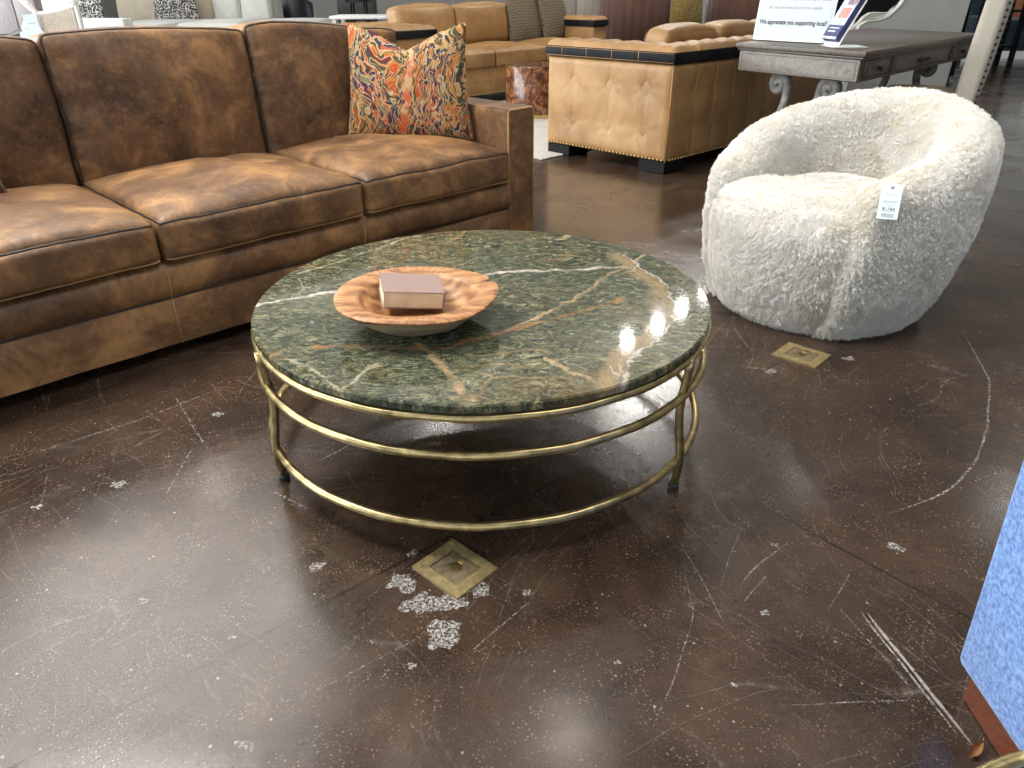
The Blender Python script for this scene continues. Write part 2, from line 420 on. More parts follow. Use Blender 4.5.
def marbled_fabric():
    t = NT('marbled_paper_print'); v = t.coord()
    wp = t.vm('ADD', v, t.vm('SCALE', t.vm('SUBTRACT', t.noise(v, 4.0, 3, 0.5, 0, 1), (0.5, 0.5, 0.5)), 0.30))
    sx = t.new('ShaderNodeSeparateXYZ'); t.put(sx.inputs[0], wp)
    # feathers sweep up and outwards from the middle
    ax = t.math('ABSOLUTE', t.math('ADD', sx.outputs[0], 0.02))
    comb = t.new('ShaderNodeCombineXYZ')
    t.put(comb.inputs[0], ax); t.put(comb.inputs[1], t.math('SUBTRACT', sx.outputs[2], t.math('MULTIPLY', ax, 1.0))); t.put(comb.inputs[2], sx.outputs[1])
    cells = t.new('ShaderNodeTexVoronoi', feature='F1'); t.put(cells.inputs['Vector'], t.mapping(comb.outputs[0], (40, 15, 8), (0, 0, 0.25)))
    cells.inputs['Scale'].default_value = 1.35; cells.inputs['Randomness'].default_value = 0.7
    dist = cells.outputs['Distance']
    sc = t.new('ShaderNodeSeparateColor'); t.put(sc.inputs[0], cells.outputs['Color'])
    pal = ((0.00, (0.15, 0.145, 0.065)), (0.14, (0.50, 0.085, 0.025)), (0.26, (0.50, 0.215, 0.06)), (0.37, (0.075, 0.08, 0.04)), (0.48, (0.52, 0.30, 0.12)), (0.58, (0.03, 0.05, 0.075)),
           (0.69, (0.48, 0.11, 0.04)), (0.77, (0.48, 0.26, 0.09)), (0.85, (0.09, 0.03, 0.06)), (0.93, (0.20, 0.20, 0.10)))
    zone = t.noise(t.mapping(comb.outputs[0], (7, 1.8, 3)), 1.3, 2, 0.5)
    pick = t.math('FRACT', t.math('ADD', t.math('MULTIPLY', zone, 3.0), t.math('MULTIPLY', sc.outputs[0], 0.24)))
    base = t.ramp(pick, pal, 'CONSTANT')
    inner = t.ramp(t.math('FRACT', t.math('ADD', pick, 0.31)), pal, 'CONSTANT')
    c = t.mix(t.rng(dist, 0.16, 0.22, 0.8, 0.0), base, inner)
    c = t.mix(t.math('MULTIPLY', t.rng(dist, 0.53, 0.57), t.rng(dist, 0.64, 0.60)), c, (0.58, 0.45, 0.30, 1))
    c = t.mix(t.rng(dist, 0.68, 0.76, 0, 0.85), c, (0.05, 0.035, 0.04, 1))
    c = t.vm('SCALE', c, 0.84)
    spine = t.rng(t.math('ABSOLUTE', t.math('SUBTRACT', ax, 0.004)), 0.010, 0.016, 0.9, 0.0)
    c = t.mix(spine, c, t.mix(t.rng(t.noise(v, 14, 2), 0.45, 0.55), (0.58, 0.12, 0.05, 1), (0.56, 0.36, 0.2, 1)))
    t.bump(t.noise(v, 300, 2), 0.2, 0.002)
    return t.fin(c, 0.85, spec=0.2)

def leopard_mat():
    t = NT('black_and_white_spots'); v = t.coord()
    d = t.voro(t.vm('ADD', v, t.vm('SCALE', t.noise(v, 20, 2, 0.5, 0, 1), 0.05)), 34)
    return t.fin(t.ramp(d, ((0.50, (0.03, 0.03, 0.03)), (0.62, (0.42, 0.40, 0.37)))), 0.9)

def greek_key_mat():
    t = NT('woven_key_pattern'); v = t.coord()
    b = t.new('ShaderNodeTexBrick'); t.put(b.inputs['Vector'], t.mapping(v, (1, 1, 1), (math.pi / 2, 0, 0)))
    b.inputs['Scale'].default_value = 10.5; b.inputs['Mortar Size'].default_value = 0.032; b.inputs['Brick Width'].default_value = 0.9; b.inputs['Row Height'].default_value = 0.34
    b.inputs['Color1'].default_value = (0.17, 0.135, 0.085, 1); b.inputs['Color2'].default_value = (0.15, 0.12, 0.075, 1); b.inputs['Mortar'].default_value = (0.045, 0.036, 0.028, 1)
    c = t.mix(t.rng(t.noise(v, 90, 3), 0.4, 0.65, 0, 0.35), b.outputs[0], (0.07, 0.055, 0.04, 1))
    return t.fin(c, 0.9)

def burl_mat():
    t = NT('burl_veneer'); v = t.coord()
    n = t.noise(t.mapping(v, (5, 5, 4)), 2.0, 8, 0.7, 2.5)
    c = t.ramp(n, ((0.34, (0.018, 0.008, 0.006)), (0.48, (0.10, 0.035, 0.016)), (0.6, (0.28, 0.12, 0.05)), (0.74, (0.42, 0.23, 0.11))))
    return t.fin(c, 0.12)

def tile_mat():
    t = NT('white_ceiling_tile'); v = t.coord()
    b = t.new('ShaderNodeTexBrick'); t.put(b.inputs['Vector'], v); b.offset = 0.0
    b.inputs['Scale'].default_value = 1.0; b.inputs['Brick Width'].default_value = 0.61; b.inputs['Row Height'].default_value = 0.61; b.inputs['Mortar Size'].default_value = 0.008
    b.inputs['Color1'].default_value = b.inputs['Color2'].default_value = (0.74, 0.73, 0.70, 1); b.inputs['Mortar'].default_value = (0.5, 0.49, 0.47, 1)
    return t.fin(b.outputs[0], 0.9)

def glass_mat():
    t = NT('window_glass'); t.n.remove(t.b)
    a = t.new('ShaderNodeBsdfTransparent'); g = t.new('ShaderNodeBsdfGlossy'); g.inputs['Roughness'].default_value = 0.02
    fr = t.new('ShaderNodeFresnel'); mx = t.new('ShaderNodeMixShader')
    t.l.new(fr.outputs[0], mx.inputs[0]); t.l.new(a.outputs[0], mx.inputs[1]); t.l.new(g.outputs[0], mx.inputs[2])
    t.l.new(mx.outputs[0], t.n['Material Output'].inputs[0]); return t.m

def emit_mat(name, col, s):
    t = NT(name); return t.fin((0.9, 0.9, 0.9), 0.5, Emission_Color=(*col, 1), Emission_Strength=s)

def bowl_mat():
    t = NT('carved_teak_root'); v = t.coord()
    n = t.noise(t.mapping(v, (6, 14, 14), (0, 0, 0.4)), 1.6, 7, 0.65, 2.0)
    ring = t.wave(v, 9, 6, 3, 1.5, 'RINGS')
    c = t.ramp(t.math('ADD', t.math('MULTIPLY', n, 0.75), t.math('MULTIPLY', ring, 0.25)), ((0.28, (0.17, 0.066, 0.022)), (0.5, (0.37, 0.168, 0.060)), (0.72, (0.52, 0.285, 0.125))))
    sx = t.new('ShaderNodeSeparateXYZ'); t.put(sx.inputs[0], v)
    ang = t.math('ARCTAN2', sx.outputs[1], sx.outputs[0]); rad = t.vm('LENGTH', t.vm('MULTIPLY', v, (1, 1, 0)), out=1)
    ln = t.math('SINE', t.math('MULTIPLY', t.math('ADD', ang, t.math('MULTIPLY', t.noise(v, 12, 2), 0.12)), 66))
    c = t.mix(t.math('MULTIPLY', t.rng(ln, 0.80, 1.0, 0, 0.55), t.rng(rad, 0.142, 0.15)), c, (0.13, 0.05, 0.018, 1))
    t.bump(n, 0.15, 0.003)
    return t.fin(c, 0.5)

MAT = dict(
    floor=floor_mat(), marble=marble_mat(), brass=brass_mat(),
    plate=plain('worn_floor_brass', (0.40, 0.31, 0.15), 0.4, 0.55, 70, 0.35, 0.4),
    saddle=leather('distressed_brown_leather', (0.056, 0.029, 0.016), (0.150, 0.077, 0.034), (0.39, 0.208, 0.080), 0.48, 5.0, 0.30, 0.4),
    saddle_welt=leather('dark_welt_leather', (0.012, 0.007, 0.005), (0.026, 0.015, 0.009), (0.06, 0.034, 0.02), 0.5, 8),
    stitch=plain('tan_thread', (0.40, 0.22, 0.09), 0.7),
    tan=leather('tan_leather', (0.22, 0.116, 0.040), (0.320, 0.178, 0.066), (0.43, 0.260, 0.112), 0.45, 3.0, 0.2),
    band=leather('black_leather', (0.004, 0.0045, 0.006), (0.009, 0.010, 0.012), (0.024, 0.025, 0.028), 0.5, 9, 0.3, 0.12),
    black_leather=leather('navy_black_leather', (0.005, 0.006, 0.009), (0.012, 0.014, 0.02), (0.03, 0.034, 0.045), 0.36, 4),
    nail=plain('gold_nailhead', (0.62, 0.43, 0.19), 0.35, 0.8),
    dnail=plain('dark_bronze_nailhead', (0.06, 0.05, 0.045), 0.35, 0.8),
    black=plain('black_paint', (0.005, 0.005, 0.006), 0.6, spec=0.2),
    rubber=plain('black_rubber', (0.015, 0.02, 0.02), 0.6),
    bowl=bowl_mat(),
    bark=wood_mat('raw_grey_root_wood', (0.19, 0.14, 0.08), (0.42, 0.36, 0.22), 1.4, 0.7, (3, 3, 18)),
    cover=plain('mauve_book_cloth', (0.27, 0.185, 0.165), 0.8, nscale=300, namt=0.1, bump=0.2),
    marbled=marbled_fabric(), leopard=leopard_mat(), key=greek_key_mat(), burl=burl_mat(),
    fur=None,
    white=plain('warm_white_paint', (0.72, 0.71, 0.69), 0.7),
    paper=plain('white_card', (0.60, 0.67, 0.70), 0.7, namt=0.02),
    ink=plain('dark_ink', (0.05, 0.05, 0.055), 0.7), grey_ink=plain('grey_ink', (0.36, 0.39, 0.42), 0.7),
    navy=plain('navy_print', (0.045, 0.05, 0.14), 0.5), skyp=plain('pale_blue_print', (0.42, 0.50, 0.68), 0.5), pinkp=plain('rosy_print', (0.55, 0.24, 0.20), 0.5), greyp=plain('pale_print', (0.60, 0.62, 0.66), 0.5),
    desk=wood_mat('weathered_grey_brown_wood', (0.045, 0.034, 0.027), (0.155, 0.125, 0.10), 1.2, 0.42),
    deskend=wood_mat('lit_desk_wood', (0.10, 0.088, 0.075), (0.24, 0.215, 0.19), 1.2, 0.5),  # paler copy of the desk wood; window light painted into the end
    scroll=plain('greywashed_iron', (0.26, 0.25, 0.235), 0.6, nscale=30, namt=0.35, bump=0.3),
    cream=cloth('cream_linen', (0.60, 0.56, 0.47)), ivory=cloth('ivory_upholstery', (0.62, 0.62, 0.57)),
    whitefab=cloth('white_upholstery', (0.74, 0.75, 0.72)), greyfab=cloth('pale_grey_upholstery', (0.50, 0.51, 0.48)),
    beige=cloth('beige_chenille', (0.48, 0.42, 0.32)), tanseat=cloth('oatmeal_seat_fabric', (0.46, 0.36, 0.25)),
    blue=cloth('blue_chambray_upholstery', (0.215, 0.37, 0.68), (0.07, 0.15, 0.40), 130),
    mahogany=wood_mat('red_brown_wood', (0.075, 0.018, 0.007), (0.16, 0.045, 0.018), 2.0, 0.35),
    teal=cloth('dark_teal_fabric', (0.025, 0.05, 0.07)), orange=cloth('orange_print', (0.5, 0.2, 0.1)),
    velvet=cloth('brown_velvet', (0.105, 0.052, 0.036), (0.065, 0.032, 0.023)), taupe=cloth('taupe_fabric', (0.22, 0.18, 0.145)),
    gold_fuzz=cloth('olive_gold_boucle', (0.24, 0.17, 0.045), (0.05, 0.035, 0.012), 70),
    cane=cloth('woven_reed', (0.52, 0.45, 0.37), (0.30, 0.25, 0.20), 120),
    greywood=wood_mat('grey_cabinet_wood', (0.15, 0.125, 0.105), (0.28, 0.245, 0.215), 1.0, 0.5, (12, 12, 1.2)),
    mauvewood=wood_mat('mauve_grey_cabinet', (0.20, 0.17, 0.17), (0.33, 0.29, 0.29), 1.0, 0.5, (12, 12, 1.2)),
    greengrey=plain('dark_green_grey_paint', (0.06, 0.065, 0.055), 0.5),
    rug=cloth('pale_woven_rug', (0.50, 0.47, 0.42), (0.34, 0.31, 0.27), 60),
    tile=tile_mat(), wall=plain('pale_wall_paint', (0.62, 0.61, 0.58), 0.85), glass=glass_mat(), mull=plain('dark_aluminium', (0.03, 0.03, 0.032), 0.4, 0.6),
    lamp=emit_mat('lamp_glow', (1.0, 0.93, 0.82), 60.0), diffuser=emit_mat('panel_glow', (1.0, 0.96, 0.9), 3.0),
    leaf=plain('dry_leaf', (0.50, 0.25, 0.10), 0.7, nscale=60, namt=0.3),
    acrylic=plain('clear_frosted_acrylic', (0.72, 0.74, 0.74), 0.15),
    darktop=plain('dark_smoked_tabletop', (0.035, 0.04, 0.03), 0.08),
)

# ---------------------------------------------------------------- the room
X0, X1, Y0, Y1, HC = -11.0, 14.0, -5.2, 26.0, 4.4
def sbox(name, m, x0, x1, y0, y1, z0, z1): return struct(box(name, m, None, x0, x1, y0, y1, z0, z1))
FL = sbox('floor', MAT['floor'], X0, X1, Y0, Y1, -0.12, 0.0)
# scratches and chipped patches in the floor
SCR = [
  ([(1.692, 2.541), (1.569, 2.139), (1.399, 1.853), (1.27, 1.677), (1.16, 1.571), (1.07, 1.511), (0.911, 1.441)], .0045, .45),
  ([(1.189, 1.571), (1.375, 1.655)], .002, .4),
  ([(0.734, 1.124), (0.756, 0.987), (0.785, 0.819)], .0050, .8),
  ([(0.722, 1.13), (0.744, 0.99), (0.77, 0.84)], .0035, .6),
  ([(0.682, 1.14), (0.718, 1.001), (0.741, 0.911)], .0016, .4),
  ([(0.641, 1.343), (0.557, 1.278), (0.501, 1.214)], .003, .5),
  ([(0.563, 1.24), (0.485, 1.155)], .002, .5),
  ([(0.38, 1.266), (0.376, 1.129), (0.313, 0.983), (0.244, 0.859)], .002, .4),
  ([(0.392, 1.362), (0.432, 1.091)], .002, .4),
  ([(0.576, 1.449), (0.438, 1.187)], .002, .35),
  ([(0.752, 1.251), (0.656, 1.131)], .002, .35),
  ([(0.479, 0.902), (0.735, 0.911)], .0018, .4),
  ([(0.844, 2.581), (0.852, 2.341)], .003, .3),
  ([(-1.41, 1.696), (-1.143, 1.909), (-0.923, 2.149)], .0025, .45),
  ([(-1.085, 2.078), (-0.854, 1.743)], .004, .3),
  ([(-0.896, 1.542), (-0.908, 1.768)], .003, .3),
  ([(-0.623, 1.558), (-0.514, 1.484)], .005, .4),
  ([(-0.301, 1.891), (-0.443, 1.801), (-0.538, 1.692)], .005, .55),
  ([(-0.504, 0.877), (-0.361, 0.945), (-0.178, 1.075)], .002, .35),
  ([(-0.09, 1.022), (0.035, 1.165)], .002, .45)]
SM_ = {}
for q, (pts, w, st_) in enumerate(SCR):
    key = round(st_, 1)
    if key not in SM_: SM_[key] = mark_mat('pale_scratch', (0.40, 0.37, 0.34), 0.60 - 0.42 * st_, 0.80 - 0.36 * st_, 90)
    P_ = []
    for a, b in zip(pts, pts[1:]):
        a, b = Vector((*a, 0)), Vector((*b, 0)); n_ = max(2, int((b - a).length / 0.012))
        P_ += [a.lerp(b, i / n_) for i in range(n_)]
    P_.append(Vector((*pts[-1], 0)))
    for _ in range(6):
        P_ = [P_[0]] + [(P_[i - 1] + P_[i] * 2 + P_[i + 1]) / 4 for i in range(1, len(P_) - 1)] + [P_[-1]]
    bm = bmesh.new(); L_ = []
    for i, p in enumerate(P_):
        d = (P_[min(i + 1, len(P_) - 1)] - P_[max(i - 1, 0)]).normalized(); nn = Vector((-d.y, d.x, 0))
        ww = w * (0.55 + 0.6 * abs(noise.noise(Vector((i * 0.31, q, 0))))) * min(1, 0.2 + 6 * min(i, len(P_) - 1 - i) / len(P_))
        off = nn * 0.003 * noise.noise(Vector((i * 0.12, q * 3, 1)))
        L_.append((bm.verts.new(p + off + nn * ww + Vector((0, 0, 0.0004))), bm.verts.new(p + off - nn * ww + Vector((0, 0, 0.0004)))))
    for A_, B_ in zip(L_, L_[1:]): bm.faces.new((A_[0], A_[1], B_[1], B_[0]))
    obj('scratch', bm, SM_[key], FL, smooth=False)
CHIPM = mark_mat('chipped_concrete', (0.50, 0.48, 0.45), 0.42, 0.62, 150)
CH = [(-0.438, 1.271, 0.016), (-0.786, 1.171, 0.013), (-0.465, 0.83, 0.014), (-0.196, 0.995, 0.008), (-0.566, 1.071, 0.008), (-1.041, 1.593, 0.018),
      (-0.246, 1.226, 0.030), (-0.19, 1.168, 0.046), (-0.125, 1.158, 0.03), (-0.142, 1.075, 0.036), (0.885, 1.325, 0.017), (0.409, 0.947, 0.006),
      (0.522, 1.122, 0.010), (0.608, 1.336, 0.007), (0.031, 1.191, 0.010), (-0.232, 1.318, 0.012), (-0.075, 1.195, 0.024), (0.87, 2.21, 0.018), (1.17, 2.3, 0.018), (-1.2, 1.5, .012), (-0.9, 1.95, .014), (0.2, 1.0, .006), (0.9, 0.95, .006)]
for q, (x, y, r_) in enumerate(CH):
    bm = bmesh.new(); cv = bm.verts.new((x, y, 0.0006 + q * 0.00002)); rg_ = []
    for i in range(40):
        a = 2 * math.pi * i / 40; rr = r_ * (0.85 + 0.75 * noise.noise(Vector((math.cos(a) * 1.2 + q * 7, math.sin(a) * 1.2, 0.3))) + 0.3 * noise.noise(Vector((math.cos(a) * 5 + q * 7, math.sin(a) * 5, 2))))
        rg_.append(bm.verts.new((x + rr * 1.25 * math.cos(a), y + rr * math.sin(a), 0.0006 + q * 0.00002)))
    for i in range(40): bm.faces.new((cv, rg_[i], rg_[(i + 1) % 40]))
    obj('concrete_chip', bm, CHIPM, FL, smooth=False)

sbox('ceiling', MAT['tile'], X0, X1, Y0, Y1, HC, HC + 0.1)
sbox('wall_right', MAT['wall'], X1, X1 + 0.15, Y0, Y1, 0, HC)
def windowed(name, along, a0, a1, fixed0, fixed1, n0, wins, sill=0.5, head=4.0):
    bm = bmesh.new()
    def b(p, q, z0, z1):
        if along == 'y': add_box(bm, fixed0, fixed1, p, q, z0, z1)
        else: add_box(bm, p, q, fixed0, fixed1, z0, z1)
    b(a0, a1, 0, sill); b(a0, a1, head, HC)
    cur = a0
    for (p, q) in wins: b(cur, p, sill, head); cur = q
    b(cur, a1, sill, head)
    struct(obj(name, bm, MAT['wall'], None, smooth=False))
    fm = (fixed0 + fixed1) / 2
    for k, (p, q) in enumerate(wins):
        w = thing('window_%d' % (n0 + k), 'x', 'x'); del w['label']; del w['category']; struct(w)
        bm = bmesh.new(); fr = bmesh.new()
        def bb(B, p, q, z0, z1, t):
            if along == 'y': add_box(B, fm - t, fm + t, p, q, z0, z1)
            else: add_box(B, p, q, fm - t, fm + t, z0, z1)
        bb(bm, p + 0.05, q - 0.05, sill + 0.05, head - 0.05, 0.006)
        for (s, e, z0, z1) in ((p, p + .06, sill, head), (q - .06, q, sill, head), (p, q, sill, sill + .06), (p, q, head - .06, head), ((p + q) / 2 - .03, (p + q) / 2 + .03, sill, head), (p, q, 2.7, 2.76)):
            bb(fr, s, e, z0, z1, 0.04)
        obj('frame', fr, MAT['mull'], w, smooth=False); obj('pane', bm, MAT['glass'], w, smooth=False)
windowed('wall_left', 'y', Y0, Y1, X0 - 0.15, X0, 1, [(-4, -0.4), (0.2, 3.8), (4.4, 8.0), (8.6, 12.2), (12.8, 16.4)])
windowed('wall_rear', 'x', X0, X1, Y0 - 0.15, Y0, 6, [(-9, -5.4), (-4.8, -1.2), (-0.6, 3.0), (3.6, 7.2)])
windowed('wall_far', 'x', X0, X1, Y1, Y1 + 0.15, 10, [(7.2, 10.2), (10.6, 13.6)])
for w in ('left',): sbox('baseboard_left', MAT['white'], X0, X0 + 0.02, Y0, Y1, 0, 0.12)
sbox('baseboard_far', MAT['white'], X0, X1, Y1 - 0.02, Y1, 0, 0.12)
sbox('baseboard_right', MAT['white'], X1 - 0.02, X1, Y0, Y1, 0, 0.12)

# spotlights on a ceiling track and flat panels added as overhead light
tr = tag(box('lighting_track', MAT['white'], None, -1.8, 1.8, -0.02, 0.02, -0.03, 0.0), 'white lighting track on the ceiling carrying the spotlights', 'lighting track')
tr.location = (2.4, 10.4, HC); tr.rotation_euler = (0, 0, math.radians(47))
spot = thing('track_spotlight', 'white spotlight on the ceiling track, nearest the shop front', 'spotlight', (1.6, 9.3, HC - 0.03), 0, 'ceiling spotlights')
box('bracket', MAT['white'], spot, -0.015, 0.015, -0.015, 0.015, -0.16, 0, 0.003)
lathe('lamp_head', MAT['white'], spot, [(0, -0.15), (0.05, -0.15), (0.075, -0.18), (0.085, -0.34), (0.075, -0.34), (0.07, -0.32)], 20)
lathe('bulb', MAT['lamp'], spot, [(0, -0.335), (0.07, -0.325), (0.0, -0.31)], 20)
for k, (x, y) in enumerate(((2.11, 9.8), (2.58, 10.4), (3.09, 11.1))):
    copy_thing(spot, (x, y, HC - 0.03), 0, 'white spotlight on the ceiling track, %s from the shop front' % ('second', 'third', 'fourth')[k])
for x, y, nm in ((-3.0, 12.5, 'above the white topped table'), (-5.5, 12.5, 'above the cream sectional'), (-1.0, 9.0, 'above the far tan sofa')):  # fixtures added to house the extra background lights
    copy_thing(spot, (x, y, HC - 0.03), 0, 'added white spotlight on the ceiling ' + nm)
for k, (x, y, w, h_, e_, nm) in enumerate(PANELS):
    t_ = thing('added_light_panel', 'added large white ceiling light panel ' + nm, 'ceiling light', (x, y, HC), 0, 'added ceiling light panels')
    bm = bmesh.new()
    for (a, b, c_, d) in ((-w / 2, w / 2, -h_ / 2, -h_ / 2 + .05), (-w / 2, w / 2, h_ / 2 - .05, h_ / 2), (-w / 2, -w / 2 + .05, -h_ / 2, h_ / 2), (w / 2 - .05, w / 2, -h_ / 2, h_ / 2)): add_box(bm, a, b, c_, d, -0.06, 0)
    obj('frame', bm, MAT['white'], t_, smooth=False)
    box('diffuser', MAT['diffuser'], t_, -w / 2 + .05, w / 2 - .05, -h_ / 2 + .05, h_ / 2 - .05, -0.04, -0.01)

for k, (x, y) in enumerate(CANS):
    t_ = thing('recessed_downlight', 'round recessed downlight in the white ceiling, ' + ('in front of the marble table', 'above the rug', 'above the writing desk', 'behind the brown leather sofa', 'farthest to the right')[k], 'ceiling light', (x, y, HC), 0, 'recessed downlights')
    lathe('trim_ring', MAT['white'], t_, [(.155, 0), (.20, 0), (.20, -.012), (.165, -.018), (.155, -.03)], 32)

# ---------------------------------------------------------------- brown leather sofa (local x runs along the seat, y goes to the back)
R45 = math.radians(45)
def add_prism_x(bm, poly, x0, x1, n=1):
    """polygon in y,z extruded along x"""
    rings = [[bm.verts.new((x0 + (x1 - x0) * i / n, y, z)) for y, z in poly] for i in range(n + 1)]
    k = len(poly)
    for A, B in zip(rings, rings[1:]):
        for i in range(k): bm.faces.new((A[i], A[(i + 1) % k], B[(i + 1) % k], B[i]))
    bm.faces.new(rings[0]); bm.faces.new(rings[-1][::-1])
sofa = thing('leather_sofa', 'distressed brown leather three seat sofa beside the round marble table', 'sofa', (-1.7515 + 2.5 * (0.70711 - math.cos(math.radians(44.1))), 1.7515 + 2.5 * (0.70711 - math.sin(math.radians(44.1))), 0), math.radians(44.1))
SL0, SL1, AW = 0.055, 2.458, 0.172
prof = [(0.86, 0.048), (0.0, 0.048), (-0.002, 0.13), (0.0, 0.21), (0.006, 0.2165), (-0.006, 0.225), (-0.017, 0.25), (-0.02, 0.28), (-0.016, 0.31), (0.0, 0.335), (0.05, 0.345), (0.86, 0.345)]
bm = bmesh.new(); add_prism_x(bm, prof, SL0, SL1, 60)
for v in bm.verts:
    if v.co.y < 0.3: v.co.y += 0.006 * noise.noise(Vector((v.co.x * 4, 0, v.co.z * 5)))
rail = obj('seat_rail', bm, MAT['saddle'], sofa, angle=50)
tube('welt', MAT['saddle_welt'], rail, [(x, 0.001, 0.2165) for x in (SL0, SL1)], 0.004, 6)
for sx_ in (0.856, 1.643):
    tube('stitch', MAT['stitch'], rail, [(sx_ + 0.012 * (0.2165 - z), y - 0.002, z) for y, z in prof[1:9]], 0.0028, 5)
for ax0, ax1 in ((SL1, SL1 + AW), (SL0 - AW, SL0)):
    arm = box('arm', MAT['saddle'], sofa, ax0, ax1, -0.004, 0.99, 0.048, 0.662, 0.016, 4)
    tube('welt', MAT['stitch'], arm, [(ax0 + .006, -0.002, 0.05), (ax0 + .006, -0.002, 0.648), (ax0 + .016, -0.002, 0.657), (ax1 - .016, -0.002, 0.657), (ax1 - .006, -0.002, 0.648), (ax1 - .006, -0.002, 0.05)], 0.0042, 6)
    for xx in (ax0 + .006, ax1 - .006): tube('welt', MAT['saddle'], arm, [(xx, 0, 0.657), (xx, 0.98, 0.657)], 0.0042, 6)
box('back_frame', MAT['saddle'], sofa, SL0 - 0.01, SL1 + 0.01, 0.92, 1.04, 0.048, 0.83, 0.03, 4)
for lx in (0.0, 2.5):
    for ly in (0.06, 0.95): box('foot', MAT['black'], sofa, lx - .03, lx + .03, ly - .03, ly + .03, 0, 0.05)
cw = (SL1 - SL0) / 3
for k in range(3):
    xc = SL0 + cw * (k + 0.5)
    f = cush_fn(cw - 0.008, 0.80, 0.142, 0.028, (0.062, 0.0, 0.006, 0.014), lambda u, a, b, c, k=k: u + Vector((0, 0, 0.0045 * math.sin(a * 9 + 2.5 * noise.noise(Vector((a * 2, b * 2, k))) + k) * (1 - a * a) * (1 - b * b) * max(0, c))), k * 3.3, 0.006)
    T = Matrix.Translation((xc, 0.372, 0.414))
    cu = cushion('seat_cushion', MAT['saddle'], sofa, f, 26, T)
    piping('welt', MAT['saddle_welt'], cu, f, 2, 1, 0.0048, T)
    piping('welt', MAT['stitch'], cu, f, 2, -1, 0.0048, T)
def back_def(k):
    def g(u, a, b, c):
        u = u.copy()
        # height is local y here: slump of the corners, sag of the right hand cushion, soft pulls
        if b > 0.2:
            u.y -= 0.010 * (abs(a) ** 4) * b
            u.y += 0.010 * math.cos(a * 2.2 + k) * b
            if k == 2: u.y -= 0.028 * max(0, a + 0.2) * b
        if c > 0:
            u.z += 0.006 * math.sin((a * 6 + b * 2.5) + k * 2) * (1 - a * a) * c
            e = max(0.0, 1 - (1 + a) / 0.35)      # gathers along the left edge
            u.z += 0.009 * e * math.sin(b * 26 + 3 * noise.noise(Vector((a * 3, b * 4, k)))) * c * (1 - b * b)
            tfold = max(0.0, b - 0.1)
            u.z += 0.010 * tfold * math.sin(a * 13 + 1.5 * b + k) * (1 - b ** 6) * math.exp(-((a - 0.12) / 0.4) ** 2)
        return u
    return g
for k in range(3):
    xc = SL0 + cw * (k + 0.5)
    f = cush_fn(cw - 0.012 + (0.004 if k < 2 else 0.004), 0.565, 0.20, 0.03, (0.050, 0.0, 0.004, 0.004), back_def(k), 11 + k * 5.1, 0.007)
    T = Matrix.Translation((xc + (0.012, 0.004, -0.008)[k], 0.845, 0.724)) @ Matrix.Rotation(math.radians(-5), 4, 'X') @ Matrix.Rotation(math.pi / 2, 4, 'X')
    cu = cushion('back_cushion', MAT['saddle'], sofa, f, 30, T)
    piping('welt', MAT['saddle_welt'], cu, f, 2, 1, 0.0058, T)

# ---------------------------------------------------------------- throw pillows on the sofa
def pillow_bm(Wd, H, T, dip=0.05, pinch=0.05, n=26, seed=0.0, flare=0.03):
    bm = bmesh.new(); g = {}
    e = lambda t: t * (1.5 - 0.5 * t * t)
    for s in (1, -1):
        for i in range(n + 1):
            for j in range(n + 1):
                a = e(-1 + 2 * i / n); b = e(-1 + 2 * j / n)
                edge = i in (0, n) or j in (0, n)
                if edge and s == -1: g[(s, i, j)] = g[(1, i, j)]; continue
                x = a * Wd / 2 * (1 - pinch * (1 - b * b)); z = b * H / 2 * (1 - pinch * 0.6 * (1 - a * a))
                if b > 0: z -= dip * b * b * (1 - abs(a)) ** 1.3
                x *= 1 - flare * b
                y = -s * T / 2 * max(0, (1 - a * a) * (1 - b * b)) ** 0.45
                w = Vector((x * 6 + seed, s, z * 6)); y += 0.010 * noise.noise(w) * (1 - a ** 4) * (1 - b ** 4)
                # corner ears curl back a little
                y += 0.02 * (abs(a) * abs(b)) ** 4
                g[(s, i, j)] = bm.verts.new((x, y, z + H / 2))
    for s in (1, -1):
        for i in range(n):
            for j in range(n):
                q = [g[(s, i, j)], g[(s, i + 1, j)], g[(s, i + 1, j + 1)], g[(s, i, j + 1)]]
                try: bm.faces.new(q if s == 1 else q[::-1])
                except ValueError: pass
    loop = [g[(1, i, 0)].co.copy() for i in range(n)] + [g[(1, n, j)].co.copy() for j in range(n)] + [g[(1, i, n)].co.copy() for i in range(n, 0, -1)] + [g[(1, 0, j)].co.copy() for j in range(n, 0, -1)]
    return bm, loop
def pillow(name, label, m, wm, loc, rz, tilt, Wd, H, T, dip=0.05, pinch=0.05, group=None, seed=0.0, flare=0.03, cat='pillow'):
    bm, loop = pillow_bm(Wd, H, T, dip, pinch, 26, seed, flare)
    p = obj(name, bm, m); p.location = loc; p.rotation_euler = (-math.radians(tilt), 0, math.radians(rz))
    tag(p, label, cat, group)
    if wm: tube('welt', wm, p, loop, 0.005, 6, closed=True)
    return p
pillow('throw_pillow', 'multicoloured marbled print throw pillow in the right corner of the brown leather sofa', MAT['marbled'], MAT['marbled'], (-0.472, 3.63, 0.515), -3, 10, 0.565, 0.495, 0.17, 0.11, 0.06, 'marbled throw pillows', 0, 0.05)
pillow('throw_pillow', 'marbled print throw pillow at the left frame edge on the brown leather sofa', MAT['marbled'], MAT['marbled'], (-1.915, 2.33, 0.515), 45, 12, 0.56, 0.48, 0.15, 0.05, 0.05, 'marbled throw pillows', 4)

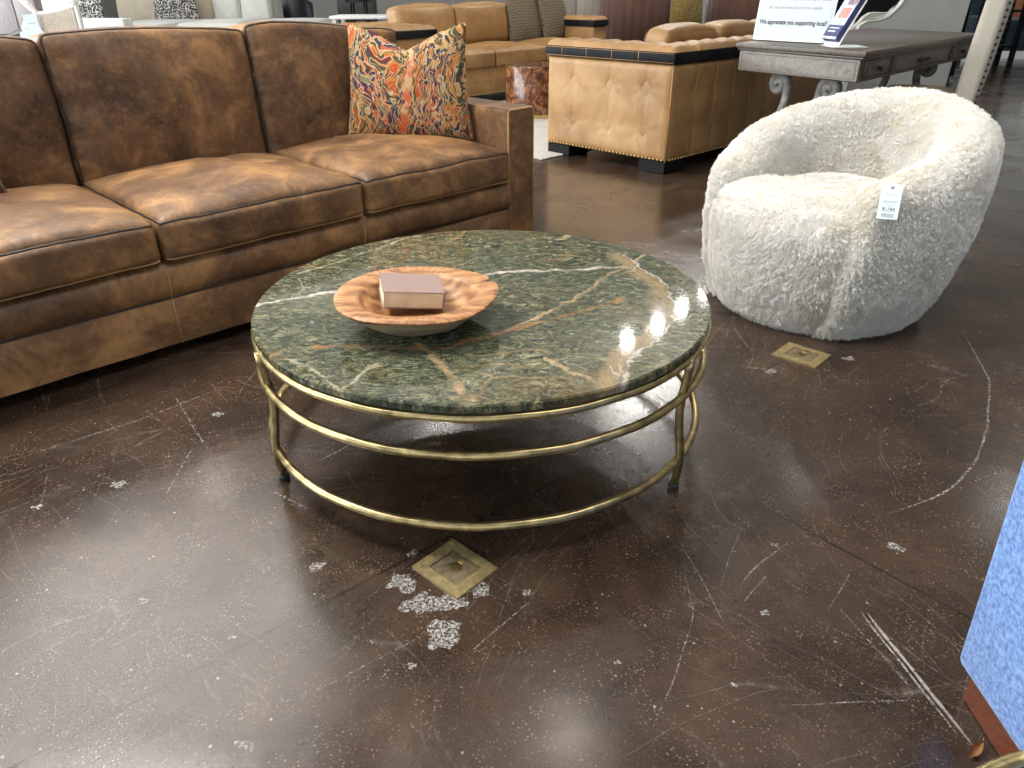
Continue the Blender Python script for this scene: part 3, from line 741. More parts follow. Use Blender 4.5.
# ---------------------------------------------------------------- round marble coffee table
TX, TY, TH = -0.0784, 1.9056, 0.4046
table = thing('coffee_table', 'round coffee table with a green marble top on three brass rings', 'coffee table', (TX, TY, 0))
R0 = 0.6096
lathe('marble_top', MAT['marble'], table, [(0, TH - .023), (R0 - .004, TH - .023), (R0, TH - .019), (R0, TH - .004), (R0 - .004, TH), (0, TH)], 128)
def hammered(bm, pts, r, n, closed, seed):
    add_tube(bm, pts, [r * (1 + 0.025 * math.sin(i * 1.7 + seed) + 0.02 * noise.noise(Vector((i * 0.9, seed, 0)))) for i in range(len(pts))], n, closed)
for k, (rz_, rr_) in enumerate(((TH - .034, .0095), (.2787, .0105), (.0907, .0105))):
    bm = bmesh.new(); hammered(bm, [(0.605 * math.cos(2 * math.pi * i / 144), 0.605 * math.sin(2 * math.pi * i / 144), rz_ + 0.0008 * math.sin(i * 0.8)) for i in range(144)], rr_, 8, True, k)
    obj('ring', bm, MAT['brass'], table)
for k, deg in enumerate((208.8, -34.8, 87.0)):
    a = math.radians(deg); x, y = 0.603 * math.cos(a), 0.603 * math.sin(a)
    bm = bmesh.new(); hammered(bm, [(x * (1 + 0.012 * math.sin(i * 0.55)), y * (1 + 0.012 * math.sin(i * 0.55)), 0.012 + (TH - .042) * i / 14) for i in range(15)], 0.011, 8, False, k * 3)
    lg = obj('leg', bm, MAT['brass'], table)
    lathe('foot_pad', MAT['rubber'], lg, [(0, 0), (.013, 0), (.0145, .004), (.0145, .012), (.011, .016), (0, .016)], 16, loc=(x, y, 0))

# carved wooden bowl and the book in it
bowl = thing('wooden_bowl', 'shallow carved wooden bowl with a fluted rim on the marble table', 'bowl', (-0.235, 1.722, TH))
def rimwob(r, z, a):
    k = max(0.0, min(1.0, (r - 0.135) / 0.05))
    q = r * (1 + 0.018 * math.sin(2 * a + 0.6) + 0.012 * math.sin(5 * a) + 0.006 * noise.noise(Vector((math.cos(a) * 6, math.sin(a) * 6, 1))))
    nt = math.exp(-((((a - 0.42 + math.pi) % (2 * math.pi)) - math.pi) / 0.055) ** 2)
    if r > 0.18: q -= 0.016 * nt
    zz = z + k * (0.0007 * math.cos(a * 66 + 1.5 * math.sin(a * 5)) + 0.003 * math.sin(3 * a + 1)) - 0.005 * nt * k
    return q, zz
lathe('carved_inside', MAT['bowl'], bowl, [(0, .030), (.06, .030), (.10, .032), (.125, .047), (.138, .064), (.143, .072), (.150, .0755), (.17, .0775), (.188, .0795), (.197, .0795), (.2005, .077), (.200, .073)], 248, rimwob, angle=60)
lathe('raw_underside', MAT['bark'], bowl, [(0, 0), (.085, 0), (.10, .004), (.135, .022), (.168, .048), (.190, .068), (.199, .0735)], 124, lambda r, z, a: (rimwob(r, z, a)[0] * (1 + (0.02 * math.sin(7 * a + z * 60) if 0.09 < r < 0.2 else 0)), z))
book = thing('hardcover_book', 'small thick mauve hardcover book lying in the wooden bowl', 'book', (-0.255, 1.75, TH + 0.050), math.radians(-14))
book.rotation_euler = (math.radians(1.5), math.radians(7), math.radians(13))
BW, BD, BT = 0.152, 0.128, 0.044
pages = plain('cream_page_edges', (0.66, 0.56, 0.40), 0.8, nscale=30)
box('page_block', pages, book, -BW / 2 + .003, BW / 2 - .004, -BD / 2 + .003, BD / 2 - .004, .003, BT - .003)
box('front_cover', MAT['cover'], book, -BW / 2, BW / 2, -BD / 2, BD / 2, BT - .003, BT, .001, 1)
box('back_cover', MAT['cover'], book, -BW / 2, BW / 2, -BD / 2, BD / 2, 0, .003, .001, 1)
box('spine', MAT['cover'], book, BW / 2 - .003, BW / 2 + .001, -BD / 2, BD / 2, .0005, BT - .0005, .001, 1)

# ---------------------------------------------------------------- brass floor outlet covers
def outlet(label, loc, rz, w, d):
    t = thing('floor_outlet_cover', label, 'floor outlet', (*loc, 0), math.radians(rz), 'brass floor outlet covers')
    bm = bmesh.new()
    iw, idp = w * 0.30, d * 0.30
    for a in ((-w / 2, w / 2, -d / 2, -idp), (-w / 2, w / 2, idp, d / 2), (-w / 2, -iw, -idp, idp), (iw, w / 2, -idp, idp)): add_box(bm, a[0], a[1], a[2], a[3], 0, 0.006)
    bmesh.ops.remove_doubles(bm, verts=bm.verts[:], dist=1e-5)
    obj('frame', bm, MAT['plate'], t, smooth=False)
    lid = box('lid', plain('dull_brass_lid', (0.25, 0.195, 0.115), 0.42, 0.5, 60, 0.4, 0.5), t, -iw + .002, iw - .002, -idp + .002, idp - .002, 0, 0.0052, .001, 1)
    lathe('lock', MAT['brass'], lid, [(0, .0052), (.016, .0052), (.017, .0062), (.014, .0066), (0, .006)], 20, loc=(0.0, 0.0, 0))
    box('lift_tab', MAT['nail'], lid, -.007, .007, .016, .028, .005, .0075, .001, 1)
    for sx_ in (-1, 1):
        for sy_ in (-1, 1): lathe('screw', MAT['nail'], t, [(0, .006), (.0042, .006), (.0038, .0075), (0, .0078)], 12, loc=(sx_ * w * 0.42, sy_ * d * 0.42, 0))
    return t
outlet('brass floor outlet cover with chipped concrete around it, in front of the marble table', (-0.131, 1.264), -43, 0.147, 0.126)
outlet('brass floor outlet cover at the foot of the white fluffy chair', (1.016, 2.328), -43.5, 0.156, 0.134)
def dry_leaf():
    bm = bmesh.new(); n = 10; rows = []
    for i in range(n + 1):
        s = i / n; w = 0.0085 * math.sin(math.pi * s) ** 0.8 * (1.15 - 0.5 * s) + 0.0003
        rows.append([bm.verts.new((-0.021 + 0.042 * s, y * w, 0.001 + 0.006 * y * y + 0.006 * s * s + dz)) for y in (-1, -0.5, 0, 0.5, 1) for dz in (0,)])
    for A, B in zip(rows, rows[1:]):
        for j in range(4): bm.faces.new((A[j], A[j + 1], B[j + 1], B[j]))
    r = bmesh.ops.solidify(bm, geom=bm.faces[:], thickness=0.0012)
    o = obj('dry_leaf', bm, MAT['leaf']); o.location = (0.783, 0.806, 0.001); o.rotation_euler = (0, 0, math.radians(38))
    tag(o, 'small dry orange brown leaf on the floor beside the blue chair', 'leaf')
    tube('stalk', MAT['leaf'], o, [(0.020, 0, 0.007), (0.030, 0.002, 0.010)], 0.0007, 5)
dry_leaf()

# ---------------------------------------------------------------- white fluffy barrel chair
def fur_mat():
    t = NT('white_shag_fur'); v = t.coord()
    c = t.ramp(t.noise(v, 5, 4, 0.6), ((0.28, (0.80, 0.74, 0.62)), (0.46, (0.90, 0.875, 0.82)), (0.75, (0.93, 0.92, 0.885))))
    return t.fin(c, 0.75, spec=0.25)
MAT['fur'] = fur_mat()
def add_fur(o, count, length, seed):
    md = o.modifiers.new('fur', 'PARTICLE_SYSTEM'); ps = md.particle_system; st = ps.settings
    ps.seed = seed
    st.type = 'HAIR'; st.count = count; st.use_advanced_hair = True
    st.hair_step = 4; st.render_step = 3; st.display_step = 3
    st.emit_from = 'FACE'; st.use_emit_random = True; st.use_even_distribution = True
    st.normal_factor = length * 0.16; st.brownian_factor = length * 0.11; st.object_align_factor = (0, 0, -length * 0.07)
    st.hair_length = length
    st.child_type = 'INTERPOLATED'; st.rendered_child_count = 14; st.child_percent = 1
    st.clump_factor = 0.5; st.clump_shape = 0.1; st.roughness_1 = length * 0.25; st.roughness_1_size = 0.05; st.roughness_endpoint = length * 0.15
    st.child_length = 1.0
    st.root_radius = 0.6; st.tip_radius = 0.25; st.radius_scale = 0.0022
    st.material = 1
chair = thing('barrel_chair', 'white shaggy fur barrel armchair with a price tag on its arm', 'armchair', (1.225, 2.835, 0))
FACE_A = math.radians(-148.5)
def cshift(z): return 0.055 * min(1.0, max(0.0, z) / 0.5), 0.03 * min(1.0, max(0.0, z) / 0.5)
def interp(tab, z):
    for (z0, r0), (z1, r1) in zip(tab, tab[1:]):
        if z <= z1: 
            t_ = max(0, min(1, (z - z0) / (z1 - z0))); t_ = t_ * t_ * (3 - 2 * t_) * 0.4 + t_ * 0.6
            return r0 + (r1 - r0) * t_
    return tab[-1][1]
ROUT = [(0.0, 0.35), (0.06, 0.395), (0.18, 0.44), (0.36, 0.468), (0.56, 0.472), (0.72, 0.45), (0.9, 0.39)]
def shell_bm():
    bm = bmesh.new(); NS, half = 84, math.radians(42)
    cols = []
    for i in range(NS + 1):
        s = i / NS; s2 = 0.5 - 0.5 * math.cos(math.pi * s)
        s2 = s * 0.55 + s2 * 0.45
        phi = FACE_A + half + (2 * math.pi - 2 * half) * s2
        zr = 0.54 + 0.235 * math.sin(math.pi * s2) ** 1.15
        endd = min(s2, 1 - s2) * (2 * math.pi - 2 * half) * 0.55     # metres from the end
        k = math.sqrt(max(0.0, 1 - (1 - min(1, endd / 0.075)) ** 2)); k = max(k, 0.02)
        th = 0.185 + 0.015 * math.sin(math.pi * s2)
        pts = []
        rt_ = th * 0.46
        for q in range(15):
            z = 0.015 + (zr - rt_ - 0.015) * q / 14; pts.append((interp(ROUT, z), z))
        rO = pts[-1][0]; zc = zr - rt_
        for q in range(1, 10):
            a = math.pi * q / 10; pts.append((rO - rt_ + rt_ * math.cos(a), zc + rt_ * math.sin(a)))
        for q in range(10):
            t_ = q / 9; z = zc - (zc - 0.30) * t_
            pts.append((rO - 2 * rt_ - 0.05 * t_, z))
        pts.append((0.27, 0.15)); pts.append((0.29, 0.015))
        mr = sum(p[0] for p in pts) / len(pts)
        ring = []
        for (r, z) in pts:
            rr = mr + (r - mr) * k + 0.016 * math.exp(-(endd / 0.16) ** 2)
            zz = 0.25 + (z - 0.25) * (0.88 + 0.12 * k) if z > 0.25 else z
            # end swell so that the arm fronts are rounded pads
            w = 0.012 * noise.noise(Vector((math.cos(phi) * 4, math.sin(phi) * 4, z * 5)))
            dx, dy = cshift(zz)
            ring.append(bm.verts.new((dx + (rr + w) * math.cos(phi), dy + (rr + w) * math.sin(phi), zz)))
        cols.append(ring)
    n = len(cols[0])
    for A, B in zip(cols, cols[1:]):
        for j in range(n): bm.faces.new((A[j], A[(j + 1) % n], B[(j + 1) % n], B[j]))
    bm.faces.new(cols[0]); bm.faces.new(cols[-1][::-1])
    return bm
def seat_wob(r, z, a):
    d = abs((a - FACE_A + math.pi) % (2 * math.pi) - math.pi)
    k = max(0.0, min(1.0, (math.radians(48) - d) / math.radians(8))); k = k * k * (3 - 2 * k)
    ro = interp(ROUT, z) - 0.012
    edge = min(1.0, max(0.0, (z - 0.36) / 0.11))
    ro = ro - 0.075 * (1 - math.sqrt(max(0, 1 - edge * edge)))
    lim = 0.25 + (ro - 0.25) * k
    q = r * lim
    zz = z - 0.05 * (1 - k) * (q / 0.3 if z > 0.42 else 0)
    dx, dy = cshift(zz)
    return q, zz
bm = bmesh.new()
sp_ = [(1.0, 0.015 + 0.455 * i / 16) for i in range(17)] + [(0.93, 0.480), (0.8, 0.487), (0.6, 0.485), (0.4, 0.478), (0.2, 0.470), (0, 0.465)]
add_lathe(bm, [(0, 0.015)] + sp_, 90, 0, 0, lambda r, z, a: seat_wob(r, z, a))
for v in bm.verts:
    dx, dy = cshift(v.co.z); v.co.x += dx; v.co.y += dy
    v.co += v.normal * 0 + Vector((0, 0, 0.010 * noise.noise(Vector((v.co.x * 4, v.co.y * 4, 3))))) * (1 if v.co.z > 0.3 else 0)
seat = obj('seat', bm, MAT['fur'], chair)
shell = obj('back_and_arms', shell_bm(), MAT['fur'], chair)
add_fur(seat, 9000, 0.021, 1); add_fur(shell, 22000, 0.021, 2)
lathe('swivel_base', MAT['black'], chair, [(0, 0), (.30, 0), (.30, .02), (0, .02)], 40)
def plate_matrix(origin, xdir, ydir):
    x = Vector(xdir).normalized(); z = x.cross(Vector(ydir)).normalized(); y = z.cross(x)
    m = Matrix((x, y, z)).transposed().to_4x4(); m.translation = Vector(origin); return m
ptag = thing('price_tag', 'white price tag hanging on the right arm of the fluffy chair', 'price tag', (1.29, 2.375, 0.50))
ptag.matrix_world = plate_matrix((1.206, 2.338, 0.482), (0.90, -0.42, 0.02), (0.06, 0.052, 0.12))
bm = bmesh.new()
vs = [bm.verts.new((x, y, 0)) for x, y in ((-.031, 0), (.031, 0), (.031, .107), (.024, .116), (-.024, .116), (-.031, .107))]
r = bmesh.ops.extrude_face_region(bm, geom=[bm.faces.new(vs)])
for v in r['geom']:
    if isinstance(v, bmesh.types.BMVert): v.co.z -= 0.0012
obj('card', bm, MAT['paper'], ptag, smooth=False)
bm = bmesh.new(); add_lathe(bm, [(0, .0004), (.006, .0004), (.006, .0010), (0, .0010)], 14); bmesh.ops.translate(bm, verts=bm.verts[:], vec=(0, .104, 0)); obj('eyelet', bm, MAT['grey_ink'], ptag)
text_mesh('price', '$1,764', MAT['ink'], ptag, 0.0135, Matrix.Translation((0, 0.029, .0006)), 'CENTER', 0.0002)
bm = bmesh.new()
for (x0, x1, y) in ((-.017, .019, .080), (-.020, .022, .0585), (-.020, .022, .0545), (-.010, .012, .046), (-.021, .021, .025)): add_box(bm, x0, x1, y, y + .0014, 0.0002, 0.0006)
obj('fine_print', bm, MAT['grey_ink'], ptag, smooth=False)
bm = bmesh.new(); x = -.018
while x < .016:
    w = random.choice((.0008, .0014, .002)); add_box(bm, x, x + w, .006, .019, 0.0002, 0.0006); x += w + random.choice((.0008, .0014))
obj('barcode', bm, MAT['grey_ink'], ptag, smooth=False)

# ---------------------------------------------------------------- tan tufted leather sofas
def tuft_panel(name, m, parent, origin, ax, up_, nrm, Wd, H, buttons, seams=(), nx=90, nz=44, depth=0.022, lump=0.0):
    """a padded leather panel with buttons; ax, up_, nrm are unit vectors in the sofa's frame"""
    o = Vector(origin); ax = Vector(ax); up_ = Vector(up_); nrm = Vector(nrm)
    bm = bmesh.new(); rows = []
    for j in range(nz + 1):
        row = []
        for i in range(nx + 1):
            x = Wd * i / nx; z = H * j / nz
            h = 0.0
            for (bx, bz) in buttons:
                dx, dz = x - bx, z - bz; d = math.hypot(dx, dz)
                h -= depth * math.exp(-d / 0.035)
                a = math.atan2(dz, dx)
                h -= 0.22 * depth * math.exp(-d / 0.09) * (0.5 + 0.5 * math.cos(a * 9 + bx * 20))
                h -= 0.35 * depth * math.exp(-abs(dx) / 0.010) * math.exp(-abs(dz) / 0.14)
            for sx_ in seams: h -= 0.5 * depth * math.exp(-abs(x - sx_) / 0.012)
            h += 0.004 * noise.noise(Vector((x * 7, z * 7, 2.2))) + lump * abs(math.sin(x * 13)) * abs(math.sin(z * 13))
            e = min(x, Wd - x, z, H - z); h *= min(1.0, e / 0.02 + 0.15)
            row.append(bm.verts.new(o + ax * x + up_ * z + nrm * (0.012 * min(1.0, e / 0.03) + h)))
        rows.append(row)
    for A, B in zip(rows, rows[1:]):
        for i in range(nx): bm.faces.new((A[i], A[i + 1], B[i + 1], B[i]))
    bd = [e for e in bm.edges if e.is_boundary]                  # give the panel thickness
    r = bmesh.ops.extrude_edge_only(bm, edges=bd)
    for v in r['geom']:
        if isinstance(v, bmesh.types.BMVert): v.co -= nrm * 0.03
    p = obj(name, bm, m, parent)
    for (bx, bz) in buttons:
        bm = bmesh.new(); bmesh.ops.create_uvsphere(bm, u_segments=10, v_segments=6, radius=0.012)
        bmesh.ops.translate(bm, verts=bm.verts[:], vec=o + ax * bx + up_ * bz + nrm * (0.012 - depth)); obj('button', bm, m, p)
    return p
def nails(parent, pts, m, r=0.0075):
    proto = None
    for p in pts:
        if proto is None:
            bm = bmesh.new(); bmesh.ops.create_uvsphere(bm, u_segments=8, v_segments=5, radius=r); proto = obj('nailhead', bm, m, parent); proto.location = p
        else:
            c = proto.copy(); C.objects.link(c); c.parent = parent; c.location = p
def club_sofa(label, loc, rz, L, Dp, arm_w, back_w, detail, extra=0.0):
    s = thing('tufted_leather_sofa', label, 'sofa', (*loc, 0), rz)
    z0, z1, z2, z3 = 0.08, 0.695, 0.765, 0.808
    tan, blk = MAT['tan'], MAT['band']
    inset = 0.02
    def run(kind, x0, x1, y0, y1):
        b = box(kind, tan, s, x0 + inset, x1 - inset, y0 + inset, y1 - inset, z0, z1, 0.02, 3)
        bd = box('band', blk, b, x0, x1, y0, y1, z1, z2, 0.008, 2)
        nx_ = max(8, int((x1 - x0) / 0.02)); ny_ = max(8, int((y1 - y0) / 0.02))
        bm = bmesh.new(); g = [[None] * (ny_ + 1) for _ in range(nx_ + 1)]
        for i in range(nx_ + 1):
            for j in range(ny_ + 1):
                x = x0 + (x1 - x0) * i / nx_; y = y0 + (y1 - y0) * j / ny_
                e = min(x - x0, x1 - x, y - y0, y1 - y); k = min(1, e / 0.06); rnd = math.sqrt(max(0, 1 - (1 - k) ** 2))
                tuft = 0.016 * (abs(math.sin((x + y) * 17)) ** 0.5 * abs(math.sin((x - y) * 17)) ** 0.5)
                g[i][j] = bm.verts.new((x, y, z2 + (z3 - z2 - 0.012) * rnd + tuft * rnd))
        for i in range(nx_):
            for j in range(ny_): bm.faces.new((g[i][j], g[i + 1][j], g[i + 1][j + 1], g[i][j + 1]))
        obj('top_pad', bm, tan, b)
        return b
    aw, bw = arm_w, back_w
    arm_a = run('arm', 0, aw, 0, Dp)
    back = run('back', aw - 0.012, L - aw + 0.012, 0, bw)
    arm_b = run('arm', L - aw, L + extra, 0, Dp)
    if detail:
        tuft_panel('outer_panel', tan, arm_a, (inset, Dp - inset, z0 + 0.005), (0, -1, 0), (0, 0, 1), (-1, 0, 0), Dp - 2 * inset, z1 - z0 - 0.01,
                   [(Dp - inset - y, zz - z0) for zz in (0.53, 0.26) for y in (0.22, 0.53, 0.86)])
        bs = [0.28 + 0.235 * k for k in range(int((L - 0.4) / 0.235))]
        tuft_panel('outer_panel', tan, back, (inset, inset, z0 + 0.005), (1, 0, 0), (0, 0, 1), (0, -1, 0), L - 2 * inset, z1 - z0 - 0.01,
                   [(x, zz - z0) for x in bs[:6] for zz in (0.5, 0.27)], bs, nx=160, depth=0.02)
        for x in bs[:5]: tube('stitch', MAT['stitch'], back, [(x + inset, inset - 0.006, z0 + .01), (x + inset + 0.006, inset - 0.004, 0.4), (x + inset, inset - 0.006, z1 - .01)], 0.0025, 5)
        tube('stitch', MAT['stitch'], arm_a, [(inset - .004, inset - .004, z0), (inset - .004, inset - .004, z1)], 0.004, 6)
        nails(arm_a, [(inset - 0.016, inset + 0.02 + (Dp - 2 * inset - .04) * k / 33, z0 + 0.014) for k in range(34)], MAT['nail'])
        nails(back, [(inset + 0.03 + 0.034 * k, inset - 0.016, z0 + 0.014) for k in range(48)], MAT['nail'])
        # stitched joins of the band
        for k in range(1, 5): tube('stitch', MAT['stitch'], arm_a.children[0], [(-0.001, Dp * k / 5 + .06, z1 + .005), (-0.001, Dp * k / 5 + .06, z2 - .004)], 0.0025, 5)
        for zz in (z1 + .008, z2 - .008):
            tube('stitch', MAT['stitch'], arm_a.children[0], [(-0.0005, 0.01, zz), (-0.0005, Dp - .01, zz)], 0.0017, 5)
    for fx in (0.13, L - 0.13):
        for fy in (0.13, Dp - 0.13):
            box('foot', MAT['black'], s, fx - .11, fx + .11, fy - .11, fy + .11, 0, z0, 0.004, 1)
    # seat, with a band of nailheads along its front
    box('seat_rail', tan, s, aw - .01, L - aw + .01, bw - .01, Dp - 0.03, z0, 0.36, 0.015, 2)
    if not detail:
        rail_ = s.children[-1]
        nails(rail_, [(aw + 0.02 + (L - 2 * aw - .04) * k / 69, Dp - 0.028, z0 + 0.014) for k in range(70)], MAT['nail'])
        tube('welt', MAT['stitch'], rail_, [(aw, Dp - .028, 0.235), (L - aw, Dp - .028, 0.235)], 0.005, 6)
        for k in (1, 2): tube('stitch', MAT['stitch'], rail_, [(aw + (L - 2 * aw) * k / 3, Dp - .028, z0 + .03), (aw + (L - 2 * aw) * k / 3, Dp - .028, 0.35)], 0.004, 5)
    n = 3; w = (L - 2 * aw) / n
    for k in range(n):
        f = cush_fn(w - 0.012, Dp - bw - 0.02, 0.17, 0.03, (0.05, 0, 0.004, 0.012), lambda u, a, b, c: u + Vector((0, 0.007 * math.sin(a * 34) * (1 - c * c) * max(0, b), 0)), k * 2.7, 0.006)
        cu = cushion('seat_cushion', tan, s, f, 22, Matrix.Translation((aw + w * (k + .5), (Dp + bw) / 2 + 0.01, 0.442)))
        f = cush_fn(w - 0.012, 0.40 if not detail else 0.36, 0.20, 0.04, (0.05, 0, 0.004, 0.03), lambda u, a, b, c: u + Vector((0, -0.012 * abs(a) ** 3 * (b > 0), 0)), k * 4.7, 0.007)
        T = Matrix.Translation((aw + w * (k + .5), bw + 0.12, (0.755 if not detail else 0.70))) @ Matrix.Rotation(math.radians(8), 4, 'X') @ Matrix.Rotation(math.pi, 4, 'Z') @ Matrix.Rotation(math.pi / 2, 4, 'X')
        cu = cushion('back_cushion', tan, s, f, 20, T)
        piping('welt', MAT['saddle_welt'] if detail else MAT['stitch'], cu, f, 2, 1, 0.005, T)
    return s
club_sofa('tan tufted leather sofa seen from behind, beside the writing desk', (1.047, 5.104), math.radians(44), 2.5, 1.13, 0.27, 0.26, True)
# the sofa facing it across the rug
u0, wb = 8.06, 6.32 + 1.12
FS = (0.7071 * u0 - 0.7071 * wb, 0.7071 * u0 + 0.7071 * wb)
club_sofa('tan leather sofa facing the camera across the pale rug, with two patterned pillows on it', FS, math.radians(225), 3.05, 1.12, 0.29, 0.26, False, 0.62)
def uw(u, w): return (0.7071 * (u - w), 0.7071 * (u + w))
for k, (u, w, rz, lab) in enumerate(((7.22, 6.86, 42, 'left one of two brown woven pillows with raised key pattern on the far tan sofa'), (7.66, 6.80, 58, 'right one of two brown woven pillows with raised key pattern on the far tan sofa'))):
    x, y = uw(u, w)
    pillow('patterned_pillow', lab, MAT['key'], None, (x, y, 0.535), rz, 14, 0.62, 0.56, 0.17, 0.02, 0.04, 'key pattern pillows', k * 2.0)

# rug between the two tan sofas, and the burl drum table on it
rg = box('area_rug', MAT['rug'], None, 0, 2.6, 0, 2.42, 0.0005, 0.013, 0.004, 1)
rg.location = (0.233, 5.626, 0); rg.rotation_euler = (0, 0, math.radians(45)); tag(rg, 'pale woven rug under the tan leather sofas', 'rug')
drum = thing('drum_table', 'glossy burl wood drum side table with a gold base between the tan sofas', 'side table', (0.25, 7.74, 0.013))
lathe('gold_base', plain('polished_gold', (0.72, 0.52, 0.22), 0.25, 0.9), drum, [(0, 0), (.275, 0), (.275, .035), (0, .035)], 48)
lathe('body', MAT['burl'], drum, [(0, .035), (.29, .035), (.29, .455), (.286, .462), (0, .462)], 64)

# ---------------------------------------------------------------- writing desk with scroll legs
e1 = Vector((math.cos(math.radians(46)), math.sin(math.radians(46)), 0)); e2 = Vector((math.cos(math.radians(122)), math.sin(math.radians(122)), 0))
def dk(p): return e1 * p[0] + e2 * p[1] + Vector((0, 0, p[2]))
DL, DW = 2.08, 0.90
desk = thing('writing_desk', 'weathered grey brown wooden writing desk with drawers and scroll legs behind the fluffy chair', 'desk', (1.871, 4.237, 0))
top = box('desktop', MAT['desk'], desk, 0, DL, 0, DW, 0.802, 0.83, 0.006, 2, dk)
bm = bmesh.new(); add_box(bm, .012, DL - .012, .012, DW - .012, 0.788, 0.803, 0.004, 1, dk); obj('moulding', bm, MAT['desk'], desk, angle=40)
apr = box('apron', MAT['desk'], desk, .03, DL - .03, .03, DW - .03, 0.672, 0.789, 0.003, 1, dk)
box('end_panel', MAT['deskend'], desk, .016, .034, .03, DW - .03, 0.675, 0.787, 0.003, 1, dk)
bm = bmesh.new()
for (y0, y1, z0, z1) in ((.05, DW - .05, .771, .775), (.05, DW - .05, .686, .689), (.05, .054, .686, .775), (DW - .054, DW - .05, .686, .775)): add_box(bm, .0145, .018, y0, y1, z0, z1, f=dk)
obj('panel_groove', bm, MAT['desk'], desk.children[-1], smooth=False)
for k, (a, b, kind) in enumerate(((.08, .46, 'k'), (.50, 1.52, 'p'), (1.56, 1.98, 'k'))):
    dr = box('drawer', MAT['desk'], desk, a, b, .016, .034, 0.686, 0.776, 0.003, 1, dk)
    bm = bmesh.new()
    for (x0, x1, z0, z1) in ((a + .02, b - .02, .765, .768), (a + .02, b - .02, .694, .697), (a + .02, a + .023, .694, .768), (b - .023, b - .02, .694, .768)): add_box(bm, x0, x1, .0135, .018, z0, z1, f=dk)
    obj('groove', bm, MAT['black'], dr, smooth=False)
    bm = bmesh.new(); xc = (a + b) / 2
    if kind == 'k':
        add_lathe(bm, [(0, 0), (.008, 0), (.008, .012), (.016, .018), (.016, .024), (0, .028)], 14)
        bmesh.ops.rotate(bm, verts=bm.verts[:], matrix=Matrix.Rotation(math.pi / 2, 3, 'X'))
        for v in bm.verts: v.co = dk((v.co.x + xc, v.co.y + .016, v.co.z + .731))
        obj('knob', bm, MAT['dnail'], dr)
    else:
        add_tube(bm, [dk((xc + .09 * math.cos(t_), .006, .735 + .022 * -abs(math.sin(t_)))) for t_ in [math.pi * i / 12 for i in range(13)]], 0.005, 8)
        add_box(bm, xc - .10, xc + .10, .012, .018, .722, .745, 0.004, 1, dk)
        obj('pull', bm, MAT['dnail'], dr)
def scroll_pts(s):
    P = []
    for i in range(34):                      # curl at the top
        a = math.radians(-380) + i / 33 * math.radians(560); r = 0.008 + 0.056 * i / 33
        P.append((0.185 + r * math.cos(a), 0.600 + r * math.sin(a)))
    q0, z0 = P[-1]
    for t_ in [i / 26 for i in range(1, 27)]:  # stem that sweeps down and out
        q = q0 - 0.012 * math.sin(min(1, t_ * 2.2) * math.pi) + t_ ** 1.7 * (0.33 - q0); z = z0 + (0.085 - z0) * (t_ ** 1.05)
        P.append((q, z))
    for i in range(1, 22):                   # foot curl
        a = math.radians(-90) + i / 21 * math.radians(330); r = 0.06 * (1 - 0.6 * i / 21)
        P.append((0.33 + 0.012 + r * math.cos(a), 0.085 + r * math.sin(a) + 0.0 if i > 3 else 0.04))
    return [(0.45 + s * q, z) for q, z in P]
for xe in (0.20, DL - 0.20):
    for s_ in (1, -1):
        bm = bmesh.new(); add_tube(bm, [dk((xe, q, max(0.03, z))) for q, z in scroll_pts(s_)], 0.027, 8)
        lg = obj('scroll_leg', bm, MAT['scroll'], desk)
    bm = bmesh.new(); add_box(bm, xe - .03, xe + .03, 0.20, 0.70, 0.655, 0.673, .003, 1, dk); obj('cross_rail', bm, MAT['deskend'], desk, angle=40)
bm = bmesh.new(); add_box(bm, .20, DL - .20, 0.43, 0.47, 0.30, 0.33, .003, 1, dk); obj('stretcher', bm, MAT['scroll'], desk, angle=40)

# notice sign on the desk
SLp, SRp = Vector((1.552, 5.175, 0.848)), Vector((1.868, 4.800, 0.846))
sx_ = (SRp - SLp); SWd = sx_.length; sx_.normalize()
lean = Vector((0, 0, 1)) + Vector((sx_.y * -1, sx_.x, 0)).normalized() * 0.12
SM = plate_matrix(SLp, sx_, lean)
sign = thing('notice_sign', 'white notice sign thanking local shoppers, standing on the writing desk', 'sign')
sign.matrix_world = SM
box('panel', plain('blue_white_sign_card', (0.50, 0.565, 0.59), 0.7, namt=0.01), sign, 0, SWd, 0, 0.50, -.006, 0, 0.0, 1)
bm = bmesh.new(); add_box(bm, -.012, SWd + .012, -.012, .512, -.010, -.004, .004, 2); obj('acrylic_holder', bm, MAT['acrylic'], sign, angle=40)
ft = box('foot', MAT['acrylic'], sign, 0.02, SWd - .02, -.014, -.009, -.12, .02, 0.002, 1)
bm = bmesh.new()
for (x0, x1, y0, y1) in ((.012, SWd - .012, .016, .018), (.012, .014, .016, .49), (SWd - .014, SWd - .012, .016, .49), (.012, SWd - .012, .488, .49)): add_box(bm, x0, x1, y0, y1, 0, .0006)
obj('border', bm, MAT['grey_ink'], sign, smooth=False)
def fit_text(s, m, y, width, bold):
    o = text_mesh('lettering', s, m, sign, 0.05, Matrix.Identity(4), 'LEFT', 0.0004, bold)
    xs = [v.co.x for v in o.data.vertices]; k = width / (max(xs) - min(xs)); x0 = min(xs)
    kk = k
    for v in o.data.vertices: v.co = Vector(((v.co.x - x0) * k + (SWd - width) / 2, v.co.y * kk * 1.2 + y, v.co.z + .0008))
fit_text('We appreciate you supporting local!', MAT['ink'], 0.080, SWd * 0.92, 0.0012)
fit_text('ask, we have new pieces arrive weekly.', MAT['grey_ink'], 0.165, SWd * 0.74, 0.0008)
fit_text("If you don't see what you are looking for please", MAT['grey_ink'], 0.212, SWd * 0.92, 0.0008)

